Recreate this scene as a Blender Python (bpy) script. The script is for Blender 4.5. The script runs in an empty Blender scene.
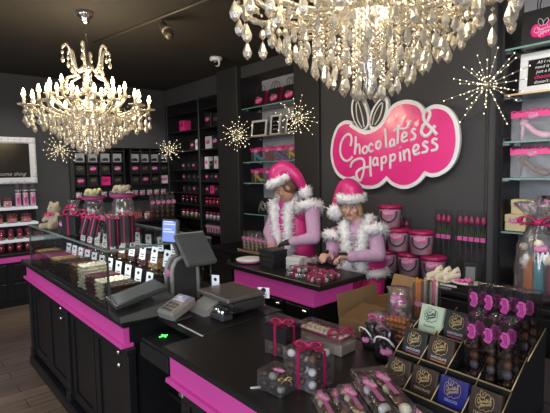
import bpy, math, random
from mathutils import Vector, Matrix, Euler, Quaternion
random.seed(7)
PI = math.pi
SC = bpy.context.scene
COL = SC.collection

# ---------------------------------------------------------------- camera model
F_PX, CX, CY, EYE = 445.0, 275.0, 206.5, 1.75
YAW, PITCH, ROLL = math.radians(40.9), math.radians(4.55), 0.017
_d0 = Vector((-math.cos(YAW), math.sin(YAW), 0)); _r0 = Vector((math.sin(YAW), math.cos(YAW), 0))
FW = _d0 * math.cos(PITCH) + Vector((0, 0, -math.sin(PITCH)))
_u0 = _d0 * math.sin(PITCH) + Vector((0, 0, math.cos(PITCH)))
RT = _r0 * math.cos(ROLL) - _u0 * math.sin(ROLL)
UP = _r0 * math.sin(ROLL) + _u0 * math.cos(ROLL)
def at(px, py, ax, val):
    """where the line of sight through a photo pixel meets the real plane axis=val"""
    r = FW + RT * ((px - CX) / F_PX) - UP * ((py - CY) / F_PX)
    t = (val - (0, 0, EYE)[ax]) / r[ax]
    return Vector((0, 0, EYE)) + r * t
X, Y, Z = 0, 1, 2
cam = bpy.data.objects.new('camera', bpy.data.cameras.new('camera')); COL.objects.link(cam)
cam.data.sensor_fit = 'HORIZONTAL'; cam.data.sensor_width = 36; cam.data.lens = 36 * F_PX / 550
cam.data.clip_start = 0.02
m = Matrix((RT, UP, -FW)).transposed().to_4x4(); m.translation = (0, 0, EYE); cam.matrix_world = m
SC.camera = cam

# ---------------------------------------------------------------- materials
MATS = {}
def mat(name, col, rough=.5, metal=0, emit=None, es=0, spec=.5, var=.12, nscale=14, bump=0, coat=0, trans=0):
    if name in MATS: return MATS[name]
    mt = bpy.data.materials.new(name); mt.use_nodes = True; MATS[name] = mt
    nt = mt.node_tree; b = nt.nodes['Principled BSDF']
    c = tuple(col) + (1,)
    tc = nt.nodes.new('ShaderNodeTexCoord'); nz = nt.nodes.new('ShaderNodeTexNoise'); nz.inputs['Scale'].default_value = nscale
    nt.links.new(tc.outputs['Object'], nz.inputs['Vector'])
    mx = nt.nodes.new('ShaderNodeMix'); mx.data_type = 'RGBA'
    mx.inputs[6].default_value = tuple(x * (1 - var) for x in col) + (1,)
    mx.inputs[7].default_value = tuple(min(1, x * (1 + var)) for x in col) + (1,)
    nt.links.new(nz.outputs['Fac'], mx.inputs[0]); nt.links.new(mx.outputs[2], b.inputs['Base Color'])
    b.inputs['Roughness'].default_value = rough; b.inputs['Metallic'].default_value = metal
    b.inputs['Specular IOR Level'].default_value = spec
    if coat: b.inputs['Coat Weight'].default_value = coat
    if trans: b.inputs['Transmission Weight'].default_value = trans
    if emit: b.inputs['Emission Color'].default_value = tuple(emit) + (1,); b.inputs['Emission Strength'].default_value = es
    if bump:
        bp = nt.nodes.new('ShaderNodeBump'); bp.inputs['Strength'].default_value = bump; bp.inputs['Distance'].default_value = .01
        nt.links.new(nz.outputs['Fac'], bp.inputs['Height']); nt.links.new(bp.outputs['Normal'], b.inputs['Normal'])
    return mt
def clear(name, tint, fac, rough=.05, white=0.0, wcol=(.9, .9, .9)):
    """glass / cellophane: see-through body with a glossy skin and a little haze"""
    if name in MATS: return MATS[name]
    mt = bpy.data.materials.new(name); mt.use_nodes = True; MATS[name] = mt
    nt = mt.node_tree; nt.nodes.clear()
    out = nt.nodes.new('ShaderNodeOutputMaterial'); tr = nt.nodes.new('ShaderNodeBsdfTransparent'); gl = nt.nodes.new('ShaderNodeBsdfGlossy')
    tr.inputs['Color'].default_value = tuple(tint) + (1,); gl.inputs['Roughness'].default_value = rough
    fr = nt.nodes.new('ShaderNodeLayerWeight'); fr.inputs['Blend'].default_value = fac
    mr = nt.nodes.new('ShaderNodeMath'); mr.operation = 'MULTIPLY_ADD'; mr.inputs[1].default_value = .6; mr.inputs[2].default_value = fac * .3
    nz = nt.nodes.new('ShaderNodeTexNoise'); nz.inputs['Scale'].default_value = 40
    bp = nt.nodes.new('ShaderNodeBump'); bp.inputs['Strength'].default_value = .08 if white == 0 else .5
    nt.links.new(nz.outputs['Fac'], bp.inputs['Height']); nt.links.new(bp.outputs['Normal'], gl.inputs['Normal'])
    nt.links.new(fr.outputs['Fresnel'], mr.inputs[0])
    m1 = nt.nodes.new('ShaderNodeMixShader')
    nt.links.new(mr.outputs[0], m1.inputs[0]); nt.links.new(tr.outputs[0], m1.inputs[1]); nt.links.new(gl.outputs[0], m1.inputs[2])
    last = m1
    if white:
        df = nt.nodes.new('ShaderNodeBsdfDiffuse'); df.inputs['Color'].default_value = tuple(wcol) + (1,)
        m2 = nt.nodes.new('ShaderNodeMixShader'); m2.inputs[0].default_value = white
        nt.links.new(m1.outputs[0], m2.inputs[1]); nt.links.new(df.outputs[0], m2.inputs[2]); last = m2
    nt.links.new(last.outputs[0], out.inputs['Surface'])
    return mt
BLACK = mat('black_painted_wood', (.012, .012, .014), .38, var=.3)
BLACK2 = mat('black_card', (.014, .013, .014), .5, var=.25)
TOPM = mat('black_worktop', (.016, .015, .015), .33, var=.25, nscale=40)
WALLM = mat('charcoal_wall_paint', (.050, .050, .053), .75, var=.06, nscale=5, bump=.03)
WALLD = mat('black_wall_paint', (.024, .023, .024), .7, var=.08, nscale=5)
CEILM = mat('dark_ceiling_paint', (.030, .027, .023), .85, var=.05, nscale=3)
PALE = mat('pale_back_panel', (.42, .42, .47), .5, var=.2, nscale=6)
PINKLED = mat('pink_lit_strip', (.60, .075, .35), .5, emit=(.80, .065, .42), es=.13, var=.1, nscale=3)
PINK = mat('hot_pink_gloss', (.84, .035, .26), .22, coat=.3, var=.05)
PINKR = mat('magenta_ribbon', (.42, .008, .10), .4, var=.3, nscale=30)
PINKL = mat('pink_label', (.75, .13, .42), .45, var=.1)
PINKP = mat('soft_pink', (.86, .48, .60), .6, var=.25, nscale=25)
WHITE = mat('white_gloss', (.85, .85, .86), .35, var=.04)
WHITEP = mat('white_paper', (.78, .78, .8), .6, var=.06)
CREAM = mat('cream_card', (.72, .62, .36), .55, var=.1)
IVORY = mat('white_chocolate', (.84, .76, .58), .45, var=.12, nscale=30)
GOLD = mat('gold_foil', (.75, .56, .26), .3, metal=.85, var=.2)
GOLDE = mat('brass_edge', (.62, .47, .26), .4, metal=.6, var=.15)
CHROME = mat('chrome', (.75, .75, .77), .18, metal=1, var=.05)
STEEL = mat('brushed_steel', (.40, .36, .33), .34, metal=.75, var=.12, nscale=60)
GREY = mat('grey_plastic', (.105, .105, .10), .45, var=.08)
GREYL = mat('light_grey_plastic', (.32, .31, .30), .45, var=.08)
GREYD = mat('dark_grey_plastic', (.05, .05, .05), .4, var=.1)
DARKC = mat('dark_chocolate', (.040, .016, .009), .35, var=.35, nscale=30)
MILKC = mat('milk_chocolate', (.14, .055, .022), .38, var=.3, nscale=30)
NUTC = mat('nut_chocolate', (.33, .18, .07), .5, var=.5, nscale=60, bump=.4)
BERRY = mat('berry_chocolate', (.12, .03, .04), .45, var=.5, nscale=60, bump=.3)
CARD = mat('brown_cardboard', (.40, .245, .115), .8, var=.12, nscale=10)
CARDD = mat('brown_cardboard_inside', (.30, .18, .085), .85, var=.12)
GLASS = clear('clear_glass', (.93, .96, .95), .12)
GLASSE = mat('green_glass_edge', (.16, .30, .26), .15, emit=(.25, .42, .36), es=.08, var=.1)
CELLO = clear('cellophane', (.95, .94, .96), .2, .10, .035)
THIN = clear('thin_plastic', (.96, .96, .97), .12)
CELLOW = clear('crinkled_cellophane', (.94, .92, .94), .35, .12, .10, (.75, .68, .70))
CRYST = clear('chandelier_crystal', (.98, .95, .88), .62, .04, .24, (1.0, .94, .80))
BULB = mat('warm_bulb', (1, .8, .5), .5, emit=(1, .78, .42), es=42, var=.02)
LEDW = mat('warm_led', (1, .9, .7), .5, emit=(1, .86, .58), es=3.5, var=.02)
WIRE = mat('silver_wire', (.45, .40, .30), .4, metal=.6, var=.1)
SKINM = mat('skin', (.55, .29, .20), .55, var=.08, nscale=20)
SKINW = mat('pale_skin', (.62, .36, .27), .55, var=.08, nscale=20)
FUR = mat('white_faux_fur', (.80, .78, .79), .95, var=.12, nscale=40)
SATIN = mat('hot_pink_satin', (.62, .028, .20), .38, var=.2, nscale=12)
SHIRT = mat('pale_pink_striped_shirt', (.50, .31, .46), .85, var=.16, nscale=40)
SCREEN = mat('blue_screen', (.1, .14, .35), .3, emit=(.16, .24, .60), es=.9, var=.25, nscale=20)
GREEN = mat('green_led', (.05, .8, .1), .4, emit=(.08, 1, .12), es=2.5, var=.02)
GREENS = mat('leaf_green', (.03, .06, .025), .6, var=.3)
ROSE = mat('rose_chocolate', (.36, .035, .12), .5, var=.2)
ORANGE = mat('orange_sweets', (.72, .22, .03), .5, var=.3)
REDS = mat('red_sweets', (.45, .03, .05), .5, var=.3)
BEIGE = mat('beige_wrap', (.62, .52, .38), .7, var=.25, nscale=18)
PIC = mat('dark_board', (.020, .017, .014), .18, var=.3)
MINT = mat('mint_card', (.50, .62, .46), .55, var=.04)
NAVY = mat('deep_blue_card', (.012, .014, .17), .45, var=.08)
BROWNB = mat('brown_card', (.035, .02, .014), .5, var=.12)
BLACKB = mat('near_black_card', (.013, .013, .015), .5, var=.12)
GREY_CARD = mat('grey_plate', (.20, .20, .21), .6, var=.1)
HAIRB = mat('brown_hair', (.16, .09, .045), .6, var=.3, nscale=50)
BLOND = mat('blond_hair', (.40, .26, .13), .6, var=.3, nscale=50)
EYE_M = mat('dark_eye', (.02, .015, .01), .2, var=.1)
LIP = mat('lips', (.42, .13, .12), .5, var=.1)
GLOVE = mat('black_glove', (.015, .015, .018), .6, var=.2)
TROUS = mat('dark_trousers', (.02, .02, .025), .8, var=.2)
TURQ = mat('turquoise_shoe', (.05, .35, .42), .4, var=.1)
YELL = mat('yellow_shoe', (.75, .5, .04), .4, var=.1)
PURP = mat('purple_shoe', (.25, .10, .38), .4, var=.1)

def floor_mat():
    mt = bpy.data.materials.new('wooden_floor_boards'); mt.use_nodes = True; nt = mt.node_tree; b = nt.nodes['Principled BSDF']
    tc = nt.nodes.new('ShaderNodeTexCoord'); mp = nt.nodes.new('ShaderNodeMapping'); mp.inputs['Rotation'].default_value = (0, 0, PI / 2)
    br = nt.nodes.new('ShaderNodeTexBrick'); br.inputs['Scale'].default_value = 1; br.inputs['Brick Width'].default_value = 1.4
    br.inputs['Row Height'].default_value = .16; br.inputs['Mortar Size'].default_value = .003
    br.inputs['Color1'].default_value = (.20, .142, .10, 1); br.inputs['Color2'].default_value = (.29, .21, .15, 1); br.inputs['Mortar'].default_value = (.03, .02, .015, 1)
    nz = nt.nodes.new('ShaderNodeTexNoise'); nz.inputs['Scale'].default_value = 3; mp2 = nt.nodes.new('ShaderNodeMapping'); mp2.inputs['Scale'].default_value = (9, .8, 1)
    mx = nt.nodes.new('ShaderNodeMix'); mx.data_type = 'RGBA'; mx.blend_type = 'OVERLAY'; mx.inputs[0].default_value = .55
    nt.links.new(tc.outputs['Object'], mp.inputs['Vector']); nt.links.new(mp.outputs[0], br.inputs['Vector'])
    nt.links.new(tc.outputs['Object'], mp2.inputs['Vector']); nt.links.new(mp2.outputs[0], nz.inputs['Vector'])
    nt.links.new(br.outputs['Color'], mx.inputs[6]); nt.links.new(nz.outputs['Fac'], mx.inputs[7]); nt.links.new(mx.outputs[2], b.inputs['Base Color'])
    b.inputs['Roughness'].default_value = .42
    return mt

# ---------------------------------------------------------------- mesh builder
def rotz(a): return Matrix.Rotation(a, 4, 'Z')
def TR(loc=(0, 0, 0), rx=0, ry=0, rz=0, s=None):
    m = Matrix.Translation(loc) @ Euler((rx, ry, rz)).to_matrix().to_4x4()
    if s is not None:
        if not hasattr(s, '__len__'): s = (s, s, s)
        m = m @ Matrix.Diagonal((s[0], s[1], s[2], 1))
    return m
class MB:
    def __init__(s): s.v = []; s.f = []; s.m = []; s.sm = []; s.T = Matrix.Identity(4); s.mi = 0; s.smooth = False
    def add(s, vs, fs, smooth=None):
        b = len(s.v); T = s.T
        s.v += [tuple(T @ Vector(v)) for v in vs]
        sm = s.smooth if smooth is None else smooth
        for f in fs: s.f.append(tuple(i + b for i in f)); s.m.append(s.mi); s.sm.append(sm)
        return s
    def mat(s, i): s.mi = i; return s
    def box(s, x0, x1, y0, y1, z0, z1):
        return s.add([(x0, y0, z0), (x1, y0, z0), (x1, y1, z0), (x0, y1, z0), (x0, y0, z1), (x1, y0, z1), (x1, y1, z1), (x0, y1, z1)],
                     [(0, 3, 2, 1), (4, 5, 6, 7), (0, 1, 5, 4), (1, 2, 6, 5), (2, 3, 7, 6), (3, 0, 4, 7)], False)
    def bb(s, x0, x1, y0, y1, z0, z1, b=.004):
        """box with chamfered edges"""
        c = ((x0 + x1) / 2, (y0 + y1) / 2, (z0 + z1) / 2); h = ((x1 - x0) / 2, (y1 - y0) / 2, (z1 - z0) / 2)
        b = min(b, min(h) * .45)
        vs = []; ix = {}
        for sx in (-1, 1):
            for sy in (-1, 1):
                for sz in (-1, 1):
                    for a in range(3):
                        q = [h[0] - b, h[1] - b, h[2] - b]; q[a] = h[a]
                        ix[(sx, sy, sz, a)] = len(vs); vs.append((c[0] + sx * q[0], c[1] + sy * q[1], c[2] + sz * q[2]))
        fs = []
        for a in range(3):
            u, w = [(1, 2), (2, 0), (0, 1)][a]
            for sg in (-1, 1):
                k = []
                for (p, q) in ((-1, -1), (1, -1), (1, 1), (-1, 1)):
                    sgn = [0, 0, 0]; sgn[a] = sg; sgn[u] = p; sgn[w] = q; k.append(ix[tuple(sgn) + (a,)])
                fs.append(tuple(k if sg > 0 else k[::-1]))
                for sg2 in (-1, 1):   # edge between axis a and axis u
                    e = []
                    for (ax, q) in ((a, -1), (u, -1), (u, 1), (a, 1)):
                        sgn = [0, 0, 0]; sgn[a] = sg; sgn[u] = sg2; sgn[w] = q; e.append(ix[tuple(sgn) + (ax,)])
                    fs.append(tuple(e if sg * sg2 > 0 else e[::-1]))
        for sx in (-1, 1):
            for sy in (-1, 1):
                for sz in (-1, 1):
                    t = [ix[(sx, sy, sz, a)] for a in range(3)]
                    fs.append(tuple(t if sx * sy * sz > 0 else t[::-1]))
        return s.add(vs, fs, False)
    def lathe(s, prof, seg=16, c=(0, 0, 0), smooth=True, sx=1, sy=1):
        vs = []; fs = []; n = len(prof)
        for r, z in prof:
            for k in range(seg):
                a = 2 * PI * k / seg; vs.append((c[0] + r * sx * math.cos(a), c[1] + r * sy * math.sin(a), c[2] + z))
        for i in range(n - 1):
            for k in range(seg):
                k2 = (k + 1) % seg; fs.append((i * seg + k, i * seg + k2, (i + 1) * seg + k2, (i + 1) * seg + k))
        if prof[0][0] > 1e-5: fs.append(tuple(range(seg))[::-1])
        if prof[-1][0] > 1e-5: fs.append(tuple((n - 1) * seg + k for k in range(seg)))
        return s.add(vs, fs, smooth)
    def tube(s, pts, r, seg=6, flat=None, closed=False, smooth=True):
        """swept tube; r number or list; flat=(axis vector, factor) squashes the section along an axis"""
        pts = [Vector(p) for p in pts]; n = len(pts)
        rs = r if hasattr(r, '__len__') else [r] * n
        vs = []; fs = []; ref = None
        for i, p in enumerate(pts):
            if closed: t = pts[(i + 1) % n] - pts[i - 1]
            else: t = pts[min(i + 1, n - 1)] - pts[max(i - 1, 0)]
            if t.length < 1e-9: t = Vector((0, 0, 1))
            t.normalize()
            if ref is None:
                ref = Vector((0, 0, 1)) if abs(t.z) < .9 else Vector((1, 0, 0))
            a = (ref - t * ref.dot(t))
            if a.length < 1e-6: a = t.orthogonal()
            a.normalize(); b = t.cross(a); ref = a
            for k in range(seg):
                q = 2 * PI * k / seg; o = (a * math.cos(q) + b * math.sin(q)) * rs[i]
                if flat: ax = Vector(flat[0]); o = o - ax * o.dot(ax) * (1 - flat[1])
                vs.append(p + o)
        m_ = n if closed else n - 1
        for i in range(m_):
            j = (i + 1) % n
            for k in range(seg):
                k2 = (k + 1) % seg; fs.append((i * seg + k, i * seg + k2, j * seg + k2, j * seg + k))
        if not closed: fs.append(tuple(range(seg))[::-1]); fs.append(tuple((n - 1) * seg + k for k in range(seg)))
        return s.add(vs, fs, smooth)
    def prism(s, poly, z0, z1):
        n = len(poly); a = sum(poly[i][0] * poly[(i + 1) % n][1] - poly[(i + 1) % n][0] * poly[i][1] for i in range(n))
        if a < 0: poly = poly[::-1]
        vs = [(x, y, z0) for x, y in poly] + [(x, y, z1) for x, y in poly]
        fs = [tuple(range(n))[::-1], tuple(range(n, 2 * n))] + [(i, (i + 1) % n, n + (i + 1) % n, n + i) for i in range(n)]
        return s.add(vs, fs, False)
    def ball(s, c, r, seg=10, rings=6, sc=(1, 1, 1)):
        prof = [(r * math.sin(PI * i / rings), -r * math.cos(PI * i / rings)) for i in range(rings + 1)]
        prof[0] = (0, -r); prof[-1] = (0, r)
        T = s.T; s.T = T @ Matrix.Translation(c) @ Matrix.Diagonal((sc[0], sc[1], sc[2], 1)); s.lathe(prof, seg); s.T = T
        return s
    def cone2(s, p0, r0, p1, r1, seg=12):
        """tapered limb with rounded ends"""
        p0 = Vector(p0); p1 = Vector(p1); d = p1 - p0; L = d.length; q = Vector((0, 0, 1)).rotation_difference(d.normalized()).to_matrix().to_4x4()
        prof = [(0, -r0)] + [(r0 * math.cos(a), r0 * math.sin(a)) for a in (-1.1, -.6, 0)] + [(r1 * math.cos(a), L + r1 * math.sin(a)) for a in (0, .6, 1.1)] + [(0, L + r1)]
        T = s.T; s.T = T @ Matrix.Translation(p0) @ q; s.lathe(prof, seg); s.T = T
        return s
    def quad(s, a, b, c, d): return s.add([a, b, c, d], [(0, 1, 2, 3)], False)
    def mesh(s, name, mats):
        me = bpy.data.meshes.new(name); me.from_pydata(s.v, [], s.f)
        for mm in (mats if isinstance(mats, (list, tuple)) else [mats]): me.materials.append(mm)
        me.polygons.foreach_set('material_index', s.m); me.polygons.foreach_set('use_smooth', s.sm); me.update()
        return me
    def build(s, name, mats, parent=None, loc=None, rz=0):
        return link(name, s.mesh(name, mats), parent, loc, rz)
def link(name, me, parent=None, loc=None, rz=0, M=None):
    o = bpy.data.objects.new(name, me); COL.objects.link(o)
    if parent: o.parent = parent
    if M is not None: o.matrix_local = M
    else:
        if loc is not None: o.location = loc
        o.rotation_euler.z = rz
    return o
def tag(o, label, cat, group=None, kind=None):
    if label: o['label'] = label
    if cat: o['category'] = cat
    if group: o['group'] = group
    if kind: o['kind'] = kind
    return o
def thing(name, label, cat, loc=(0, 0, 0), rz=0, group=None):
    o = bpy.data.objects.new(name, None); COL.objects.link(o); o.empty_display_size = .05
    o.location = loc; o.rotation_euler.z = rz
    return tag(o, label, cat, group)
def struct(name, mb, mats): return tag(mb.build(name, mats), None, None, None, 'structure')
KIDS = {}
def copy_tree(o, parent=None):
    c = o.copy(); COL.objects.link(c)
    if parent is not None: c.parent = parent
    for ch in o.children: copy_tree(ch, c)
    return c
class Proto:
    def __init__(s, root): s.root = root; s.used = False; s.snap = None
    def put(s, loc, rz=0, label=None, group=None, scale=None, rx=0, ry=0):
        o = s.root if not s.used else copy_tree(s.root)
        s.used = True
        o.location = loc; o.rotation_euler = (rx, ry, rz)
        if scale is not None: o.scale = scale if hasattr(scale, '__len__') else (scale,) * 3
        if label: o['label'] = label
        if group: o['group'] = group
        return o
ORD = ['first', 'second', 'third', 'fourth', 'fifth', 'sixth', 'seventh', 'eighth', 'ninth', 'tenth', 'eleventh', 'twelfth', 'thirteenth', 'fourteenth', 'fifteenth', 'sixteenth', 'seventeenth', 'eighteenth', 'nineteenth', 'twentieth', 'twenty-first', 'twenty-second', 'twenty-third', 'twenty-fourth']
def nth(i, n):
    if n == 1: return 'only'
    if i == 0: return 'leftmost'
    if i == n - 1: return 'rightmost'
    return ORD[i] + ' from left'
def crom(pts, n=6, closed=False):
    pts = [Vector(p) for p in pts]; out = []; N = len(pts)
    for i in range(N if closed else N - 1):
        p1 = pts[i]; p2 = pts[(i + 1) % N]
        p0 = pts[i - 1] if (closed or i > 0) else p1; p3 = pts[(i + 2) % N] if (closed or i + 2 < N) else p2
        for k in range(n):
            t = k / n
            out.append(.5 * ((2 * p1) + (p2 - p0) * t + (2 * p0 - 5 * p1 + 4 * p2 - p3) * t * t + (3 * p1 - p0 - 3 * p2 + p3) * t ** 3))
    if not closed: out.append(pts[-1])
    return out
def text_mesh(name, s, size, m, extr=.0005, align='CENTER', shear=0, spacing=1):
    cu = bpy.data.curves.new(name, 'FONT'); cu.body = s; cu.size = size; cu.extrude = extr; cu.align_x = align; cu.align_y = 'CENTER'; cu.shear = shear
    cu.space_line = spacing; cu.resolution_u = 2
    o = bpy.data.objects.new(name, cu); COL.objects.link(o)
    dg = bpy.context.evaluated_depsgraph_get(); dg.update()
    me = bpy.data.meshes.new_from_object(o.evaluated_get(dg)); me.name = name
    bpy.data.objects.remove(o); bpy.data.curves.remove(cu)
    me.materials.clear(); me.materials.append(m)
    return me
def blob(name, mb, m, parent=None, voxel=.008, smooth=4, loc=None):
    """fuse overlapping closed pieces into one continuous surface"""
    t = mb.build('fuse', m)
    r = t.modifiers.new('r', 'REMESH'); r.mode = 'VOXEL'; r.voxel_size = voxel; r.use_smooth_shade = True
    if smooth: q = t.modifiers.new('s', 'SMOOTH'); q.factor = .5; q.iterations = smooth
    dg = bpy.context.evaluated_depsgraph_get(); dg.update()
    me = bpy.data.meshes.new_from_object(t.evaluated_get(dg)); me.name = name
    bpy.data.objects.remove(t)
    me.materials.clear(); me.materials.append(m)
    for p in me.polygons: p.use_smooth = True
    return link(name, me, parent, loc)
def bow(mb, c, s, ang=0, tails=True):
    """ribbon bow: two loops, knot, tails (lies in the plane facing up, loops along local x)"""
    T = mb.T; mb.T = T @ TR(c, rz=ang)
    for sg in (-1, 1):
        lp = crom([(0, 0, 0), (sg * .35 * s, .05 * s, .38 * s), (sg * .85 * s, .02 * s, .42 * s), (sg * s, 0, .12 * s), (sg * .6 * s, -.02 * s, .02 * s), (0, 0, 0)], 4)
        mb.tube(lp, .17 * s, 6, flat=((0, 0, 1), .35))
        if tails: mb.tube(crom([(0, 0, 0), (sg * .45 * s, -.35 * s, .08 * s), (sg * .8 * s, -.75 * s, -.02 * s)], 3), .11 * s, 5, flat=((0, 0, 1), .3))
    mb.ball((0, 0, .1 * s), .17 * s, 8, 5); mb.T = T

def band(mb, w, d, h, q, e=.0015):
    """ribbon bands round a box: strips on its faces only"""
    mb.box(-q, q, -d / 2 - e, d / 2 + e, h, h + e); mb.box(-w / 2 - e, w / 2 + e, -q, q, h, h + e)
    for s in (-1, 1):
        y0, y1 = sorted((s * d / 2, s * (d / 2 + e))); mb.box(-q, q, y0, y1, 0, h)
        x0, x1 = sorted((s * w / 2, s * (w / 2 + e))); mb.box(x0, x1, -q, q, 0, h)
# ---------------------------------------------------------------- light
w = bpy.data.worlds.new('world'); SC.world = w; w.use_nodes = True
w.node_tree.nodes['Background'].inputs['Color'].default_value = (.80, .86, 1, 1); w.node_tree.nodes['Background'].inputs['Strength'].default_value = .085
SC.view_settings.view_transform = 'Standard'; SC.view_settings.look = 'None'; SC.view_settings.exposure = .17
SC.cycles.max_bounces = 7; SC.cycles.transparent_max_bounces = 28; SC.cycles.glossy_bounces = 3; SC.cycles.diffuse_bounces = 3; SC.cycles.transmission_bounces = 4
SC.cycles.caustics_reflective = False; SC.cycles.caustics_refractive = False; SC.cycles.sample_clamp_indirect = 4
def area(name, loc, aim, sx, sy, e, col):
    l = bpy.data.lights.new(name, 'AREA'); l.shape = 'RECTANGLE'; l.size = sx; l.size_y = sy; l.energy = e; l.color = col
    o = bpy.data.objects.new(name, l); COL.objects.link(o); o.location = loc
    o.rotation_euler = (Vector(aim) - Vector(loc)).to_track_quat('-Z', 'Y').to_euler(); return o
def point(name, loc, e, col, r=.1):
    l = bpy.data.lights.new(name, 'POINT'); l.energy = e; l.color = col; l.shadow_soft_size = r
    o = bpy.data.objects.new(name, l); COL.objects.link(o); o.location = loc; return o
def spot(name, loc, aim, e, col, ang=60, r=.05):
    l = bpy.data.lights.new(name, 'SPOT'); l.energy = e; l.color = col; l.spot_size = math.radians(ang); l.spot_blend = .6; l.shadow_soft_size = r
    o = bpy.data.objects.new(name, l); COL.objects.link(o); o.location = loc
    o.rotation_euler = (Vector(aim) - Vector(loc)).to_track_quat('-Z', 'Y').to_euler(); return o
area('shop_window_daylight', (1.9, -2.6, 2.2), (-2.2, 3.2, 1.1), 3.2, 2.2, 150, (.86, .92, 1))
area('street_door_daylight', (-3.5, -2.9, 1.9), (-4.2, 2.5, .9), 3.0, 2.0, 40, (.9, .94, 1))
spot('wall_spot', (-1.4, 1.2, 3.1), (-2.2, 3.6, 1.8), 60, (1, .95, .88), 75)
spot('staff_spot', (-2.9, 1.6, 3.1), (-2.6, 2.9, 1.3), 30, (1, .95, .9), 70)
spot('left_shelf_spot', (-5.6, 1.3, 3.1), (-7, 1.4, 1.1), 45, (1, .96, .92), 80)
spot('rear_shelf_spot', (-5.6, 2.6, 3.1), (-6.7, 3.0, 1.3), 62, (1, .96, .92), 90)
spot('right_niche_spot', (-.7, 2.2, 3.0), (-1.0, 3.8, 1.8), 42, (.95, .96, 1), 75)
spot('case_spot', (-3.3, -.2, 3.0), (-3.3, 1.1, 1.0), 40, (1, .95, .9), 70)
area('added_case_fill', (-3.35, .93, 1.30), (-3.35, 1.08, 1.0), 1.7, .03, 5, (1, .97, .93))  # added fill inside the case to brighten the chocolate piles
spot('counter_spot', (.5, .2, 3.0), (-1.0, 1.3, 1.0), 32, (1, .95, .9), 70)

# ---------------------------------------------------------------- room shell
struct('floor', MB().box(-7.4, 1.6, -3, 4.1, -.05, 0), floor_mat())
struct('ceiling', MB().box(-7.4, 1.6, -3, 4.1, 3.13, 3.3), CEILM)
wl = MB(); wl.box(-7.12, -7, -3, 2.04, 0, 3.2); wl.box(-7.4, -7.28, 2.04, 4.1, 0, 3.2); wl.box(-7.28, -7, 2.04, 3.95, 2.16, 3.13); wl.box(-7.28, -7, 2.04, 3.95, 0, 1.03)
struct('wall_left', wl, WALLM)
wb = MB(); wb.box(-7.28, 1.6, 3.98, 4.1, 0, 3.2); wb.box(-3.37, -1.57, 3.6, 3.98, 0, 3.2)
wb.box(-4.82, -3.76, 3.62, 3.98, 2.98, 3.2); wb.box(-7.0, -5.3, 3.62, 3.98, 2.86, 3.2); wb.box(.3, 1.6, 3.6, 3.98, 0, 3.2)
struct('wall_back', wb, WALLM)
struct('trim_1', MB().bb(-5.3, -4.82, 3.54, 3.98, 0, 3.2, .01), WALLD)
struct('trim_2', MB().bb(-3.76, -3.37, 3.56, 3.98, 0, 3.2, .01), WALLD)
t3 = MB(); t3.bb(-1.57, -1.535, 3.55, 3.98, 0, 3.2, .01); t3.bb(-1.53, -1.48, 3.50, 3.98, 0, 3.2, .01)
struct('trim_3', t3, WALLM)
struct('trim_4', MB().bb(-7.0, -6.96, 2.04, 2.10, 1.03, 3.2, .008), WALLD)
struct('baseboard_left', MB().bb(-7, -6.98, -3, 1.0, 0, .12, .006), BLACK)

# ---------------------------------------------------------------- shop sign
YS = 3.52
def cp(pts, off=(325, 90), k=3.9286): return [(off[0] + x / k, off[1] + y / k) for x, y in pts]
SIGN_C = Vector((-2.5, 3.6, 1.95))
def sgn(p):                                   # photo pixel -> sign plane coordinates (metres, x right, y up)
    q = at(p[0], p[1], Y, YS); return (q.x - SIGN_C.x, q.z - SIGN_C.z)
lobes = [[(108, 134), (105, 123), (80, 120), (52, 138), (34, 175), (25, 215), (23, 258), (32, 302), (50, 335), (75, 352), (98, 356), (114, 352)],
         [(114, 352), (126, 370), (150, 386), (185, 389), (217, 379), (243, 356)],
         [(243, 356), (265, 375), (300, 388), (335, 385), (370, 366), (396, 336)],
         [(396, 336), (422, 343), (456, 335), (490, 312), (515, 275), (528, 230), (531, 178), (521, 120), (497, 80), (465, 60), (430, 57), (402, 69), (392, 79)],
         [(392, 79), (383, 62), (360, 45), (325, 38), (290, 45), (262, 62), (240, 95), (215, 135), (160, 160), (108, 134)]]
OUT = []
for L in lobes: OUT += [(p.x, p.y) for p in crom([(a, b, 0) for a, b in L], 3)[:-1]]
OUT_S = [sgn(p) for p in cp(OUT)]
def inset(poly, d):
    n = len(poly); a = sum(poly[i][0] * poly[(i + 1) % n][1] - poly[(i + 1) % n][0] * poly[i][1] for i in range(n)); s = 1 if a > 0 else -1
    res = []
    for i in range(n):
        p0 = Vector(poly[i - 1]); p1 = Vector(poly[i]); p2 = Vector(poly[(i + 1) % n])
        e1 = (p1 - p0).normalized(); e2 = (p2 - p1).normalized()
        n1 = Vector((-e1.y, e1.x)) * s; n2 = Vector((-e2.y, e2.x)) * s; b = (n1 + n2)
        if b.length < 1e-6: b = n1
        b.normalize(); c = max(.55, b.dot(n1)); res.append(tuple(p1 + b * (d / c)))
    return res
IN_S = inset(OUT_S, .036)
EARS = [[(150, 162), (122, 135), (106, 95), (105, 55), (117, 26), (138, 20), (160, 50), (174, 95), (178, 130)],
        [(178, 152), (176, 120), (185, 80), (205, 48), (228, 25), (245, 31), (251, 60), (245, 100), (226, 135), (200, 157)]]
EARI = [[(142, 150), (122, 122), (114, 90), (114, 55), (123, 33), (136, 31), (152, 58), (165, 98), (166, 135), (152, 152)],
        [(184, 140), (185, 112), (198, 75), (222, 42), (236, 42), (239, 70), (228, 112), (204, 142)]]
STREAK = [[[(150, 150), (132, 115), (127, 70), (130, 45)], [(158, 146), (152, 110), (142, 70), (133, 45)]],
          [[(190, 138), (198, 100), (215, 65), (228, 50)], [(200, 138), (218, 110), (228, 78), (231, 52)]]]
R_ = lambda c, rx, ry, tilt=.15: [(c[0] + rx * math.cos(a) + tilt * ry * math.sin(-a), c[1] + ry * math.sin(a)) for a in [k * PI / 5 + .3 for k in range(11)]]
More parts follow.
